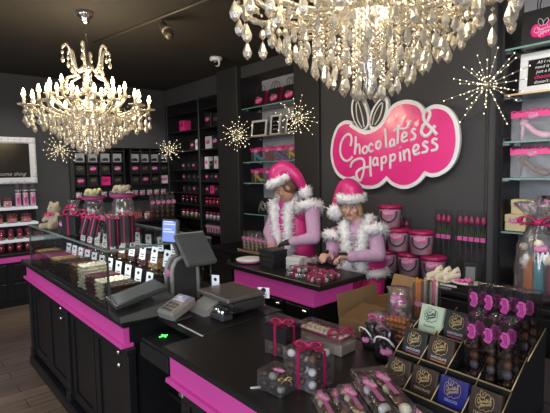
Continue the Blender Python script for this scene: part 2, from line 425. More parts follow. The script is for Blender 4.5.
LET = [  # brush strokes in photo pixels, with stroke width
 (1.15, [(351.4, 146.1), (352.5, 140.1), (351.4, 135.2), (348.6, 134.4), (344.8, 137.5), (341.7, 144.5), (341.2, 152.1), (343.2, 158.1), (347, 161), (351, 159.5), (353.5, 156.5)]),
 (1.2, [(356.8, 136.3), (356.3, 146), (355.7, 154.6)]), (1.0, [(356.3, 148.7), (358.5, 144.7), (360.4, 145.9), (360.7, 154.3)]),
 (1.05, R_((365.9, 149.9), 2.4, 3.6)), (1.05, [(373.9, 145.6), (372.2, 143.6), (370.2, 146.1), (369.9, 149.6), (371.5, 151.7), (374.2, 150.3)]),
 (1.05, R_((379.3, 145), 2.4, 3.7)), (1.2, [(386.2, 128.4), (386.6, 138), (387.2, 147.9)]),
 (1.05, [(394.9, 140.2), (392.8, 139.5), (391, 142.6), (391.5, 146.3), (394.4, 144.6)]), (1.05, [(395, 139), (395.1, 142.5), (395.6, 146.5)]),
 (1.2, [(399.3, 124.8), (398.9, 134), (398.4, 144.3)]), (1.0, [(394.6, 131.4), (397, 129.2), (400, 128.2), (404, 129), (408.5, 127.2), (410.6, 123)]),
 (1.05, [(402.9, 138), (406.9, 136.4), (407.3, 133.2), (404.8, 132.8), (403, 136.4), (403.9, 141.6), (408.9, 140)]),
 (.9, [(411.4, 120), (410.4, 124.4)]),
 (1.1, [(416.8, 129.6), (414.2, 129.2), (413, 131.9), (415.9, 135), (415.4, 138.7), (411.5, 140.2)]),
 (1.45, [(437.9, 134.8), (433, 129.2), (428.4, 124.6), (424.7, 119.2), (424.8, 113), (428.1, 110.3), (430.9, 113.5), (428.8, 120.3), (423.6, 126.6), (422.4, 132.4), (426.4, 136.3), (431.5, 132.6), (436.0, 125.5)]),
 (1.2, [(351.3, 167.4), (353, 162.6), (357.8, 159.3), (363.2, 159), (365.2, 164), (363.7, 174.5), (360.8, 180.8), (358, 177.7), (357.5, 172.6), (361.2, 169), (366.8, 167.4), (371.2, 166.8)]),
 (1.2, [(371.2, 156.3), (371.2, 166.8), (371.7, 176.8)]),
 (1.05, [(377.9, 158.6), (375.4, 158.2), (373.9, 162.3), (375.1, 165.6), (377.9, 163.6)]), (1.05, [(378.2, 157.4), (378.3, 162), (378.9, 166)]),
 (1.15, [(382.6, 156.8), (382.6, 163), (382.6, 170.8)]), (1.0, [(382.8, 158.3), (385.6, 156.4), (387.1, 159), (386, 162.4), (383.2, 163.2)]),
 (1.15, [(391.3, 154.2), (391.2, 161), (391, 168.6)]), (1.0, [(391.7, 156), (394.8, 154.2), (396.2, 156.8), (394.9, 160.2), (391.9, 161)]),
 (1.15, [(400.9, 151.8), (401.1, 156), (401.5, 161.8)]), (1.1, [(401.1, 147.3), (401.3, 147.8)]),
 (1.15, [(404.7, 150), (405, 155), (405.4, 160.7)]), (1.0, [(405.3, 153.4), (407.9, 149.8), (409.9, 151.6), (410.6, 161.6)]),
 (1.05, [(414.5, 152), (418.9, 149), (418.8, 145.6), (416, 145.4), (414.1, 149.8), (415.9, 154.7), (420.9, 152.6)]),
 (1.15, [(428.9, 142.9), (425.9, 141.8), (424, 144.8), (427.9, 148), (427.4, 151.6), (422.6, 153)]),
 (1.15, [(438.2, 139.8), (435.1, 139), (433.2, 142.1), (437.5, 145.2), (437.3, 149.2), (432, 150.9)])]
def sign_strokes(mb, dz, seg=6, n=5, kw=1.0, flat=.5):
    for wd, st in LET:
        pts = [sgn(p) for p in st]; q = crom([(a, b, dz) for a, b in pts], n)
        mb.tube(q, wd * .0095 * kw, seg, flat=((0, 0, 1), flat))
UPR = Matrix.Rotation(PI / 2, 4, 'X')          # drawing plane -> upright, facing -y
sign = thing('shop_sign', 'large pink cloud shaped shop sign with white border and bunny ears on the charcoal wall', 'sign', SIGN_C)
b = MB(); b.T = UPR; b.prism(OUT_S, .055, .085)
for e in EARS: b.prism([sgn((p.x, p.y)) for p in crom([(a, c, 0) for a, c in cp(e)], 3, True)], .05, .0855)
b.build('white_backing', WHITE, sign)
b = MB(); b.T = UPR; b.prism(IN_S, .083, .092); b.build('pink_panel', PINK, sign)
for i, e in enumerate(EARI):
    b = MB(); b.T = UPR; b.prism([sgn((p.x, p.y)) for p in crom([(a, c, 0) for a, c in cp(e)], 3, True)], .085, .096)
    ear = b.build('ear', mat('black_gloss', (.01, .01, .011), .45), sign); ear['label'] = 'black bunny ear with white streaks'
    b = MB(); b.T = UPR
    for st in STREAK[i]: b.tube(crom([(*sgn(p), .098) for p in cp(st)], 4), .0075, 5, flat=((0, 0, 1), .4))
    b.build('streak', WHITE, ear)
b = MB(); b.T = UPR; sign_strokes(b, .094, kw=1.22); b.build('lettering', WHITE, sign)['label'] = "white script lettering Chocolate's & Happiness"
b = MB()
for x, z in ((-.55, -.05), (0, -.1), (.5, 0)): b.T = Matrix.Translation((x, 0, z)) @ UPR; b.lathe([(.02, 0), (.02, .056)], 10)
b.build('standoff', CHROME, sign)

# small printed logo (pink cloud, white script) and gold emblem used on packaging: meshes of unit width
wd_s = max(p[0] for p in OUT_S) - min(p[0] for p in OUT_S); cxs = (max(p[0] for p in OUT_S) + min(p[0] for p in OUT_S)) / 2; czs = (max(p[1] for p in OUT_S) + min(p[1] for p in OUT_S)) / 2
def logo_mesh(name, back, ink, border=None, kw=1.5, outline=False):
    b = MB(); N = Matrix.Diagonal((1 / wd_s, 1 / wd_s, 1 / wd_s, 1)) @ Matrix.Translation((-cxs, -czs, 0))
    b.T = UPR @ N; mats = [ink]
    if back: mats = [ink, back]; b.mat(1); b.prism(OUT_S[::2], 0, .012)
    b.mat(0); sign_strokes(b, .014, 4, 2, kw, .25)
    if outline: b.tube([(x, y, .012) for x, y in OUT_S[::2]], .016, 4, closed=True, flat=((0, 0, 1), .3))
    for e in EARS: b.tube(crom([(*sgn(p), .012) for p in cp(e[::2])], 2, True), .013, 4, closed=True, flat=((0, 0, 1), .3))
    return b.mesh(name, mats)
LOGO = logo_mesh('logo_label', PINKL, WHITEP)
EMB_G = logo_mesh('gold_emblem', None, GOLD, kw=1.7, outline=True)
LOGO_T = logo_mesh('tube_label', mat('deep_pink_label', (.68, .09, .40), .45), mat('plum_ink', (.16, .01, .10), .5), kw=1.5)
EMB_K = logo_mesh('black_emblem', None, BLACKB, kw=1.7, outline=True)
EMB_P = logo_mesh('pink_emblem', PINK, WHITEP, kw=1.3)
def logo(parent, loc, wid, rz=0, rx=0, me=None, name='logo_label', hs=1, ry=0):
    return link(name, me or LOGO, parent, M=TR(loc, rx=rx, rz=rz, ry=ry, s=(wid, wid, wid * hs)))

# ---------------------------------------------------------------- chandeliers
def make_chandelier(label, loc):
    R = random.Random(5)
    t = thing('crystal_chandelier', label, 'chandelier', loc)
    b = MB(); b.lathe([(.002, .02), (.03, .05), (.02, .09), (.045, .14), (.03, .2), (.02, .3), (.05, .38), (.075, .42), (.05, .47), (.025, .5), (.03, .58), (.06, .62), (.045, .68), (.02, .72), (.03, .80), (.055, .84), (.02, .9), (.008, 1.0), (.006, 1.15)], 14)
    b.build('stem', CHROME, t)
    b = MB(); b.lathe([(.012, 1.13), (.04, 1.15), (.03, 1.17), (.06, 1.19), (.075, 1.2295)], 18); b.build('canopy', CHROME, t)
    def arm(a, r, h0, h1, tier):
        c, s = math.cos(a), math.sin(a)
        pr = [(.05, h0), (.35 * r, h0 - .07), (.7 * r, h0 - .05), (.93 * r, h1 - .05), (r, h1)]
        pts = crom([(c * x, s * x, z) for x, z in pr], 5); n = len(pts)
        b = MB(); b.tube(pts, [.011 + .0035 * (k % 2) for k in range(n)], 6)
        ar = b.build('arm', CRYST, t)
        b = MB(); b.T = Matrix.Translation((c * r, s * r, h1)); b.lathe([(.004, -.03), (.012, -.012), (.05, .0), (.055, .008), (.015, .01)], 10); b.build('drip_pan', CRYST, ar)
        b = MB(); b.T = Matrix.Translation((c * r, s * r, h1)); b.lathe([(.011, .008), (.011, .07)], 8); b.build('candle_tube', mat('ivory_candle_tube', (.8, .72, .55), .5), ar)
        b = MB(); b.T = Matrix.Translation((c * r, s * r, h1 + .068)); b.lathe([(.006, 0), (.016, .02), (.012, .045), (.002, .075)], 8); b.build('bulb', BULB, ar)
        return ar
    for k in range(18): arm(2 * PI * k / 18 + .1, .50 if k % 2 == 0 else .44, .42, .45 if k % 2 == 0 else .47, 0)
    for k in range(9): arm(2 * PI * k / 9, .30, .50, .57, 1)
    def pend(b, x, y, z, s):
        b.T = Matrix.Translation((x, y, z)); b.lathe([(.0, 0), (.007 * s, -.008 * s), (.0, -.017 * s)], 5, smooth=False)
        b.lathe([(0, -.018 * s), (.010 * s, -.03 * s), (.013 * s, -.045 * s), (0, -.062 * s)], 6, smooth=False)
        b.lathe([(0, -.064 * s), (.007 * s, -.078 * s), (.016 * s, -.105 * s), (.012 * s, -.122 * s), (0, -.134 * s)], 6, smooth=False)
    for k in range(36):       # long pendants hanging below the arm ends
        a = 2 * PI * k / 36 + .1; r = .50 if k % 4 == 0 else (.45 if k % 2 == 0 else .475)
        b = MB(); pend(b, math.cos(a) * r, math.sin(a) * r, .435 - .02 * (k % 3), 1.0 + .25 * R.random()); b.build('crystal_pendant', CRYST, t)
    for k in range(18):
        a = 2 * PI * k / 18 + .25; b = MB(); pend(b, math.cos(a) * .37, math.sin(a) * .37, .40, 1.1); b.build('crystal_pendant', CRYST, t)
    b = MB()                  # strings of beads forming the tapering basket
    for ring in range(7):
        r = .05 + .052 * ring; n = 7 + 5 * ring; zb = .0 + .25 * (ring / 6) ** 1.25; zt = .40 - .01 * ring
        for k in range(n):
            a = 2 * PI * (k + .5 * (ring % 2)) / n; x, y = math.cos(a) * r, math.sin(a) * r
            z = zt
            while z > zb + .07:
                b.T = Matrix.Translation((x, y, z)); q = .006 + .003 * R.random(); b.lathe([(0, -q * 1.3), (q, 0), (0, q * 1.3)], 4, smooth=False); z -= .022
            b.T = Matrix.Translation((x, y, zb + .07)); b.lathe([(0, 0), (.008, -.012), (.013, -.04), (0, -.062)], 5, smooth=False)
    for k in range(18):       # swags between the arm ends
        a0 = 2 * PI * k / 18 + .1; a1 = 2 * PI * (k + 1) / 18 + .1
        for j in range(7):
            u = j / 6; a = a0 + (a1 - a0) * u; r = .47 - .05 * math.sin(PI * u); z = .455 - .05 * math.sin(PI * u)
            b.T = Matrix.Translation((math.cos(a) * r, math.sin(a) * r, z)); b.lathe([(0, -.010), (.008, 0), (0, .010)], 4, smooth=False)
    b.T = Matrix.Identity(4); b.lathe([(.02, .30), (.12, .34), (.2, .40), (.12, .415), (.03, .42)], 18, smooth=False)
    tag(b.build('bead_strings', CRYST, t), None, None, None, 'stuff')
    for k in range(6):        # scrolls of the crown
        a = 2 * PI * k / 6 + .2; c, s = math.cos(a), math.sin(a); b = MB()
        b.tube([(c * x, s * x, z) for x, z in ((.03, .60), (.12, .58), (.19, .64), (.17, .72), (.08, .76))], .012, 6)
        b.tube([tuple(p) for p in crom([(c * x, s * x, z) for x, z in ((.04, .84), (.08, .80), (.12, .86), (.14, .97), (.165, 1.02), (.20, .99))], 4)], .012, 6)
        b.build('scroll', CRYST, t)
        for x, z in ((.20, .985), (.18, .70), (.13, .90)):
            b = MB(); pend(b, c * x, s * x, z, 1.0); b.build('crystal_pendant', CRYST, t)
    for o in list(t.children):         # squat body proportions; the canopy keeps to the ceiling
        if o.name.startswith('canopy'): continue
        for q_ in [o] + list(o.children):
            for v in q_.data.vertices: v.co.z *= .91
    return t
CH1 = make_chandelier('large crystal chandelier overhead in the foreground, cut off by the top edge', (at(370, 50, Y, 1.36).x, 1.36, 1.99))
CH2 = thing('crystal_chandelier', 'complete crystal chandelier hanging above the glass case at left', 'chandelier')
for ch in list(CH1.children): copy_tree(ch, CH2)
CH2.location = (-4.005, 1.36, 1.905); CH2.rotation_euler.z = .35
for o in CH2.children:
    if o.name.startswith('canopy'): o.location.z = 3.13 - 1.2295 - 1.905
for o in CH1.children:
    if o.name.startswith('canopy'): o.location.z = 3.13 - 1.2295 - 1.99
point('chandelier_glow', CH1.location + Vector((0, 0, .62)), 42, (1, .80, .55), .3)
point('chandelier_glow_far', CH2.location + Vector((0, 0, .62)), 42, (1, .80, .55), .3)
point('chandelier_underglow', CH1.location + Vector((0, 0, .25)), 8, (1, .84, .62), .15)
point('chandelier_underglow_far', CH2.location + Vector((0, 0, .25)), 8, (1, .84, .62), .15)

# ---------------------------------------------------------------- lit starburst ornaments
def starburst(label, loc, r, n, seed, out):
    """loc = hub centre; out = vector from the hub to its wall fixing"""
    R = random.Random(seed); t = thing('lit_starburst', label, 'light ornament', loc, group='lit twig starbursts')
    MB().ball((0, 0, 0), .022, 8, 6).build('hub', WIRE, t)
    MB().tube([(0, 0, 0), out], .006, 6).build('wall_stem', WIRE, t)
    for k in range(n):
        z = 1 - 2 * (k + .5) / n; a = k * 2.39996 + R.random() * .5; q = math.sqrt(1 - z * z)
        d = Vector((q * math.cos(a), q * math.sin(a), z)); L = r * R.uniform(.6, 1.08)
        if d.dot(Vector(out).normalized()) > 0: L = min(L, (Vector(out).length - .015) / max(.2, d.dot(Vector(out).normalized())))
        b = MB(); b.tube([d * .015, d * L], .0022, 4); b.mat(1)
        m = max(2, int(L / .055))
        for j in range(m): b.ball(d * (L * (j + 1) / m), .0044, 5, 4)
        b.build('light_rod', [WIRE, LEDW], t)
def burst(px, py, y, label, r, n, seed, wy): p = at(px, py, Y, y); starburst(label, p, r, n, seed, (0, wy - y, 0))
burst(237, 135, 3.36, 'warm white lit starburst beside the shelves with photo frames, on the black pillar', .225, 32, 1, 3.55)
burst(297, 118, 3.40, 'warm white lit starburst overlapping the white photo frames', .235, 34, 2, 3.57)
burst(487, 85, 3.30, 'large lit starburst with bare rods right of the pink cloud sign', .30, 28, 3, 3.52)
p = at(169, 150, X, -6.50); starburst('warm lit starburst by the rear corner shelves, above tall cellophane bags', p, .21, 30, 4, (-.50, .0, 0))
p = at(60, 150, X, -6.75); starburst('warm lit starburst below the complete chandelier, right of the large white frame', p, .25, 30, 5, (-.25, 0, 0))
# ---------------------------------------------------------------- product builders
def gift_bag(w, h, d):
    t = thing('gift_bag', '', 'gift bag')
    b = MB(); b.add([(-w / 2, -d / 2, 0), (w / 2, -d / 2, 0), (w / 2, d / 2, 0), (-w / 2, d / 2, 0), (-w / 2 * .96, -d / 2 * .5, h), (w / 2 * .96, -d / 2 * .5, h), (w / 2 * .96, d / 2 * .5, h), (-w / 2 * .96, d / 2 * .5, h)],
                    [(0, 3, 2, 1), (0, 1, 5, 4), (1, 2, 6, 5), (2, 3, 7, 6), (3, 0, 4, 7)]); b.build('bag_body', [BLACK2], t)
    b = MB(); b.add([(w / 2 + .001, -d / 2, 0), (w / 2 + .001, d / 2, 0), (w / 2 * .96 + .001, d / 4, h), (w / 2 * .96 + .001, -d / 4, h)], [(0, 1, 2, 3)]); b.build('side_gusset', PINKR, t)
    for s in (-1, 1):
        b = MB(); b.tube(crom([(-w * .22, s * d * .22, h * .96), (-w * .2, s * d * .22, h * 1.28), (0, s * d * .2, h * 1.45), (w * .2, s * d * .22, h * 1.28), (w * .22, s * d * .22, h * .96)], 5), .004, 5); b.build('handle', BLACK2, t)
    logo(t, (0, -d / 2 * .78 - .004, h * .42), w * .62, rx=-math.atan2(d * .25, h), me=EMB_P)
    return t
def frame(w, h, bw=.02, pic=PIC, fm=WHITE):
    t = thing('photo_frame', '', 'picture frame')
    b = MB()
    for x0, x1, z0, z1 in ((-w / 2, w / 2, 0, bw), (-w / 2, w / 2, h - bw, h), (-w / 2, -w / 2 + bw, bw, h - bw), (w / 2 - bw, w / 2, bw, h - bw)): b.bb(x0, x1, -.01, .01, z0, z1, .003)
    b.build('frame', fm, t); MB().box(-w / 2 + bw * .8, w / 2 - bw * .8, -.002, .006, bw * .8, h - bw * .8).build('picture', pic, t)
    return t
def heel_mesh(m, s=1.0):
    b = MB(); b.smooth = True
    b.tube([tuple(p) for p in crom([(-.095, 0, .010), (-.075, 0, .014), (-.04, 0, .018), (0, 0, .032), (.035, 0, .056), (.065, 0, .075)], 3)], [.009, .018, .024, .028, .030, .030, .029, .026, .024, .022, .021, .021, .022, .023, .022, .018], 8, flat=((0, 0, 1), .6))
    b.tube([(.045, 0, .078), (.066, 0, .098), (.078, 0, .082), (.074, 0, .066)], [.019, .023, .022, .018], 7)
    b.tube([(.072, 0, .07), (.080, 0, .03), (.082, 0, 0)], [.013, .008, .006], 6)
    return b
def shoe_box(shoe_m, w=.21, d=.13, h=.17):
    t = thing('shoe_gift_box', '', 'gift box')
    MB().box(-w / 2, w / 2, -d / 2, d / 2, 0, h).build('clear_box', CELLO, t)
    sh = heel_mesh(shoe_m); s = sh.build('chocolate_shoe', shoe_m, t); s.location = (0, 0, .014); s.scale = (1, 1, 1.15); s.rotation_euler.z = PI
    b = MB(); b.box(-w / 2 - .002, w / 2 + .002, -.018, .018, h - .002, h + .003); b.box(-w / 2 - .003, w / 2 + .003, -d / 2 - .003, -d / 2 - .001, h * .80, h * .98)
    bow(b, (-w * .36, -d * .4, h * .97), .042, .2); bow(b, (w * .36, -d * .4, h * .97), .04, -.2); bow(b, (0, 0, h), .055)
    b.build('ribbon', PINK, t)
    logo(t, (.01, -d / 2 - .006, h * .84), .08)
    return t
def jar_pack(m, r=.035, h=.12):
    t = thing('sweets_jar', '', 'sweets jar')
    MB().lathe([(r, 0), (r, h * .7), (r * .7, h * .78)], 10).build('jar', clear('jar_glass', (.9, .88, .88), .3, .1), t)
    MB().lathe([(r * .9, .003), (r * .9, h * .6), (0, h * .62)], 10).build('sweets', m, t)
    MB().lathe([(r * .75, h * .76), (r * .8, h * .84), (r * .3, h)], 10).build('lid', PINKR, t)
    return t
def cello_pack(m, w=.07, d=.06, h=.10, top=PINKR):
    t = thing('wrapped_sweets', '', 'wrapped sweets')
    MB().bb(-w / 2, w / 2, -d / 2, d / 2, 0, h * .62, .008).build('sweets', m, t)
    b = MB(); b.lathe([(w * .62, 0), (w * .66, h * .5), (w * .25, h * .72), (w * .45, h)], 8, sy=d / w); b.build('cellophane_wrap', CELLO, t)
    b = MB(); bow(b, (0, -d * .3, h * .70), w * .5); b.build('ribbon_bow', top, t)
    b = MB(); b.box(-w * .32, w * .32, -d / 2 - .004, -d / 2 - .002, h * .12, h * .42); b.build('label', PINKL, t)
    return t
def tube_pack(m, w=.035, h=.2):
    t = thing('chocolate_tube', '', 'sweets tube')
    b = MB(); b.lathe([(w / 2, 0), (w / 2, h * .85), (w * .2, h * .9), (w * .42, h)], 8); b.build('cellophane_tube', CELLO, t)
    b = MB()
    for k in range(4): b.ball((0, 0, w * .42 + .003 + k * h * .17), w * .42, 7, 5)
    b.build('pralines', m, t)
    logo(t, (0, -w * .56, h * .62), w * .95, hs=1.5)
    return t
def small_box(w, d, h, style):
    """small black gift box with a printed front"""
    t = thing('small_gift_box', '', 'gift box')
    MB().bb(-w / 2, w / 2, -d / 2, d / 2, 0, h, .003).build('box', {'p': PINK, 'w': WHITEP}.get(style, BLACKB), t)
    me = {'a': EMB_P, 'b': EMB_G, 'p': EMB_K, 'w': EMB_P, 'c': LOGO}[style]
    logo(t, (0, -d / 2 - .002, h * .55), w * .7, me=me, name='printed_logo')
    return t
def row(proto, xs, y, z, what, where, group, rz=0, axis='x', n_total=None):
    """repeat a thing along x (or along y on the left wall) with a label of its own for each"""
    n = len(xs)
    for i, x in enumerate(xs):
        loc = (x, y, z) if axis == 'x' else (y, x, z)
        proto.put(loc, rz, f'{what}, {nth(i, n)} {where}', group)
def lin(a, b, n): return [a + (b - a) * i / (n - 1) for i in range(n)] if n > 1 else [(a + b) / 2]

# ---------------------------------------------------------------- left wall: white frame, low cabinet, lit shelves
fr = thing('wall_mirror_frame', 'large white ornate frame around a dark board on the left wall', 'picture frame', (-7, .62, 1.635), PI / 2)
W_, H_, B_ = 1.96, .64, .085
b = MB()
for x0, x1, z0, z1 in ((-W_ / 2, W_ / 2, 0, B_), (-W_ / 2, W_ / 2, H_ - B_, H_), (-W_ / 2, -W_ / 2 + B_, B_, H_ - B_), (W_ / 2 - B_, W_ / 2, B_, H_ - B_)):
    b.bb(x0, x1, -.035, 0, z0, z1, .012); b.bb(x0 + .012, x1 - .012, -.05, -.03, z0 + .012, z1 - .012, .01)
b.build('frame', WHITE, fr); MB().box(-W_ / 2 + B_, W_ / 2 - B_, -.02, -.004, B_, H_ - B_).build('dark_board', mat('glossy_dark_board', (.035, .028, .022), .14, var=.2), fr)
b = MB()
for k in range(26): b.ball((-W_ / 2 + .03 + k * (W_ - .06) / 25, -.05, .03), .014, 6, 4); b.ball((-W_ / 2 + .03 + k * (W_ - .06) / 25, -.05, H_ - .03), .014, 6, 4)
for k in range(8): b.ball((W_ / 2 - .03, -.05, .06 + k * .075), .014, 6, 4)
b.build('beading', WHITE, fr)
link('lettering', text_mesh('lettering', 'some thing', .075, mat('chalk', (.5, .48, .45), .8), .0005, 'RIGHT', .35), fr, M=TR((W_ / 2 - B_ - .06, -.022, B_ + .05), rx=PI / 2))

cab = thing('low_cabinet', 'black low cabinet with drawers and pink strip below the white shelves', 'cabinet', (-6.98, .55, 0), PI / 2)
b = MB(); b.bb(-1.0, 1.08, -.30, 0, .08, .60, .006); b.box(-1.0, 1.06, -.27, 0, 0, .08); b.bb(-1.02, 1.10, -.33, 0, .68, .72, .006); b.build('cabinet_body', BLACK, cab)
b = MB(); b.bb(-1.0, 1.09, -.325, 0, .605, .675, .004); b.build('pink_strip', PINKLED, cab)
for cx_ in lin(-.78, .86, 4):
    for z0, z1 in ((.12, .32), (.35, .57)):
        d = MB().bb(cx_ - .23, cx_ + .23, -.318, -.30, z0, z1, .006).build('drawer', BLACK, cab)
        MB().lathe([(.008, 0), (.016, .015), (0, .02)], 8).build('knob', CHROME, d, loc=(cx_, -.316, (z0 + z1) / 2)).rotation_euler.x = PI / 2
shl = thing('wall_shelf_unit', 'three white lit shelves on the left wall under the white frame', 'shelf unit', (-6.995, .55, 0), PI / 2)
for z, x1 in ((1.29, .98), (1.075, .98), (.855, 1.04)): MB().bb(-1.0, x1, -.25, 0, z, z + .038, .005).build('shelf', mat('lit_white_shelf', (.8, .82, .84), .45, emit=(.8, .88, 1), es=.18, var=.04), shl)
MB().box(-1.0, 1.0, -.012, 0, .72, 1.29).build('back_panel', BLACK, shl)
XL = -6.86
pj1 = Proto(cello_pack(BEIGE, .09, .08, .13)); pj2 = Proto(cello_pack(NUTC, .11, .1, .12, PINKR)); pj3 = Proto(jar_pack(REDS, .04, .13))
tall = Proto(cello_pack(PINKP, .064, .06, .30, WHITEP)); tall.root.name = 'tall_sweets_bag'; tall.root['category'] = 'sweets bag'
row(pj1, [.93, 1.06, 1.19], XL, 1.3290, 'low cellophane sweets pack', 'on the top white shelf', 'packs on the top white shelf', PI / 2, 'y')
row(tall, [1.32, 1.41, 1.50], XL, 1.3290, 'tall pink sweets bag', 'of three on the top white shelf', 'tall bags on the top white shelf', PI / 2, 'y')
row(pj2, [1.06, 1.23, 1.40], XL, 1.1140, 'pack of brown sweets with ribbon', 'on the middle white shelf', 'packs on the middle white shelf', PI / 2, 'y')
row(pj3, lin(.98, 1.42, 5), XL + .04, .8940, 'red sweets jar', 'in lowest white shelf front row', 'jars on the lowest white shelf', PI / 2, 'y')
row(pj3, lin(1.02, 1.42, 5), XL - .06, .8940, 'red sweets jar', 'in lowest white shelf back row', 'jars on the lowest white shelf', PI / 2, 'y')
row(pj2, [1.54], XL + .01, .8940, 'ribboned pack of brown sweets', 'one at the right end of the lowest white shelf', 'packs on the lowest white shelf', PI / 2, 'y')
row(pj3, lin(.98, 1.50, 6), XL + .04, .7215, 'red sweets jar', 'on the low black cabinet top', 'jars on the low cabinet', PI / 2, 'y')

# ---------------------------------------------------------------- rear left wall: two banks of gift box cells and the console below
CELLS = [1.935, 1.757, 1.578]
def bank(y0, y1, label):
    t = thing('pigeonhole_shelf', label, 'shelf unit', (-7.27, (y0 + y1) / 2, 1.55), PI / 2); hw = (y1 - y0) / 2
    MB().box(-hw, hw, -.02, 0, 0, .60).build('back_panel', BLACK, t)
    for z in (0, .183, .362, .545): MB().bb(-hw, hw, -.24, -.02, z, z + .022, .003).build('shelf', BLACK, t)
    for x in lin(-hw, hw - .022, 5): MB().bb(x, x + .022, -.25, -.02, 0, .60, .003).build('divider', BLACK, t)
    return [(-7.27 + .14, (y0 + y1) / 2 + (-hw + .011 + (2 * hw - .022) * (k + .5) / 4)) for k in range(4)]
c1 = bank(2.11, 2.90, 'black pigeonhole shelf of gift boxes nearest the left wall frame')
c2 = bank(2.99, 3.70, 'black pigeonhole shelf of gift boxes nearest the rear corner')
sbs = {k: Proto(small_box(.144, .12, .142, k)) for k in 'abpwc'}
sty = {(1, 0, 3): 'c', (1, 1, 2): 'c', (2, 0, 2): 'p', (2, 1, 3): 'w'}
RN = ['top', 'middle', 'bottom']
for bi, cc in enumerate((c1, c2)):
    for r in range(3):
        for k, (x, y) in enumerate(cc):
            if r == 0:      # grey picture cards on the top row
                s = 'grey'
                if not (bi == 0 and k == 0): pass
            st = sty.get((r, bi, k), 'a' if (k + r + bi) % 2 == 0 else 'b')
            nm = {'a': 'pink printed black box', 'b': 'gold printed black box', 'p': 'bright pink box', 'w': 'white box with pink print', 'c': 'black box with large pink label'}[st]
            pl = ['left', 'right'][bi]
            if r == 0:
                if bi == 0 and k == 0:
                    g = thing('picture_card_box', '', 'gift box'); MB().bb(-.072, .072, -.06, .06, 0, .135, .003).build('box', mat('silver_card', (.34, .34, .36), .5), g)
                    b = MB(); b.add([(-.05, -.0615, .02), (.05, -.0615, .02), (.05, -.0615, .055), (.01, -.0615, .07), (-.05, -.0615, .05)], [(0, 1, 2, 3, 4)]); b.build('picture', BLACKB, g); PCB = Proto(g)
                PCB.put((x, y, 1.55 + .363 + .022), PI / 2, f'grey picture box, {nth(k, 4)} in top row of {pl} pigeonhole shelf', 'grey boxes in the top pigeonholes')
            else:
                sbs[st].put((x, y, 1.55 + (.1835 if r == 1 else 0) + .0225), PI / 2, f'{nm}, {nth(k, 4)} in {RN[r]} row of {pl} pigeonhole shelf', 'gift boxes in the rear pigeonholes')
con = thing('console_cabinet', 'long dark console cabinet against the rear left wall below the pigeonholes', 'cabinet', (-6.98, 2.9, 0), PI / 2)
b = MB(); b.bb(-.82, .62, -.42, 0, .0, .98, .006); b.bb(-.84, .64, -.45, 0, .98, 1.02, .006); b.build('cabinet_body', BLACK, con)
for cx_ in lin(-.62, .42, 4):
    d = MB().bb(cx_ - .15, cx_ + .15, -.435, -.42, .12, .92, .006).build('door', BLACK, con); MB().ball((cx_ + .12, -.45, .6), .014, 7, 5).build('knob', CHROME, d)
ledge = thing('wall_ledge_shelf', 'narrow black ledge shelf above the rear console', 'shelf', (-7.0, 2.9, 1.37), PI / 2)
MB().bb(-.84, .68, -.16, 0.0, 0, .025, .004).build('shelf', BLACK, ledge)
for x in (-.7, 0, .6): MB().bb(x - .01, x + .01, -.14, 0, -.06, 0, .003).build('bracket', BLACK, ledge)
pk_s = Proto(cello_pack(PINKP, .075, .06, .09, WHITEP))
row(pk_s, lin(2.13, 3.5, 12), -6.92, 1.3960, 'little pale pink pack', 'on the ledge above the rear console', 'packs on the rear ledge', PI / 2, 'y')
ora = Proto(cello_pack(ORANGE, .09, .08, .17, GOLD)); brn = Proto(cello_pack(NUTC, .10, .09, .20, PINKR)); gre = Proto(cello_pack(mat('pale_green_sweets', (.55, .6, .35), .5, var=.4, nscale=40), .12, .1, .2, PINKR)); wht = Proto(cello_pack(IVORY, .10, .08, .16, PINKL))
seq = [(wht, 'white'), (gre, 'pale green'), (brn, 'brown'), (wht, 'white'), (gre, 'pale green'), (brn, 'brown'), (ora, 'orange'), (ora, 'orange'), (brn, 'brown'), (wht, 'white'), (brn, 'brown')]
for i, (pr, cn) in enumerate(seq):
    pr.put((-6.84 + .07 * (i % 2), 2.12 + i * .112, 1.0215), PI / 2, f'cellophane pack of {cn} sweets, {nth(i, len(seq))} on the rear console', 'packs on the rear console', .86)

# ---------------------------------------------------------------- back wall: dark shelf bank in the rear corner
t = thing('corner_shelf_unit', 'tall black shelf unit with two columns in the rear corner', 'shelf unit', (-6.1, 3.96, 0))
MB().box(-.82, .79, -.015, 0, 0, 2.86).build('back_panel', BLACK, t)
for x in (-.84, .16, .74): MB().bb(x, x + .05, -.36, -.015, 0, 2.86, .006).build('upright', BLACK, t)
ZS = [.42, .62, .82, 1.03, 1.25, 1.43, 1.62, 1.80, 2.10, 2.42, 2.70]
for z in ZS:
    MB().bb(-.79, .16, -.34, -.015, z - .02, z, .003).build('shelf', BLACK, t); MB().bb(.21, .74, -.34, -.015, z - .02, z, .003).build('shelf', BLACK, t)
gb1 = {k: Proto(small_box(.095, .09, .115, k)) for k in 'abpwc'}
rowspec = [(1.80, 'abab', 'wbwa', 'fourth'), (1.62, 'abba', 'abab', 'fifth'), (1.43, 'bbab', 'apba', 'sixth')]
for z, sl, sr, rn in rowspec:
    for side, ss, xs in (('left', sl, [-6.52, -6.36, -6.20, -6.04]), ('right', sr, lin(-5.82, -5.44, 4))):
        for k, s_ in enumerate(ss):
            nm = {'a': 'black and pink', 'b': 'black and gold', 'p': 'bright pink', 'w': 'white', 'c': 'pink labelled'}[s_]
            gb1[s_].put((xs[k], 3.72, z + .001), 0, f'{nm} small box, {nth(k, 4)} on {rn} shelf of corner unit, {side} column', 'small boxes in the corner unit', (1, 1, 1.6 if z == 1.8 and s_ == 'w' else 1))
jr = Proto(jar_pack(REDS, .038, .12)); jw = Proto(jar_pack(WHITEP, .036, .12)); tb = Proto(tube_pack(PINKP, .045, .17))
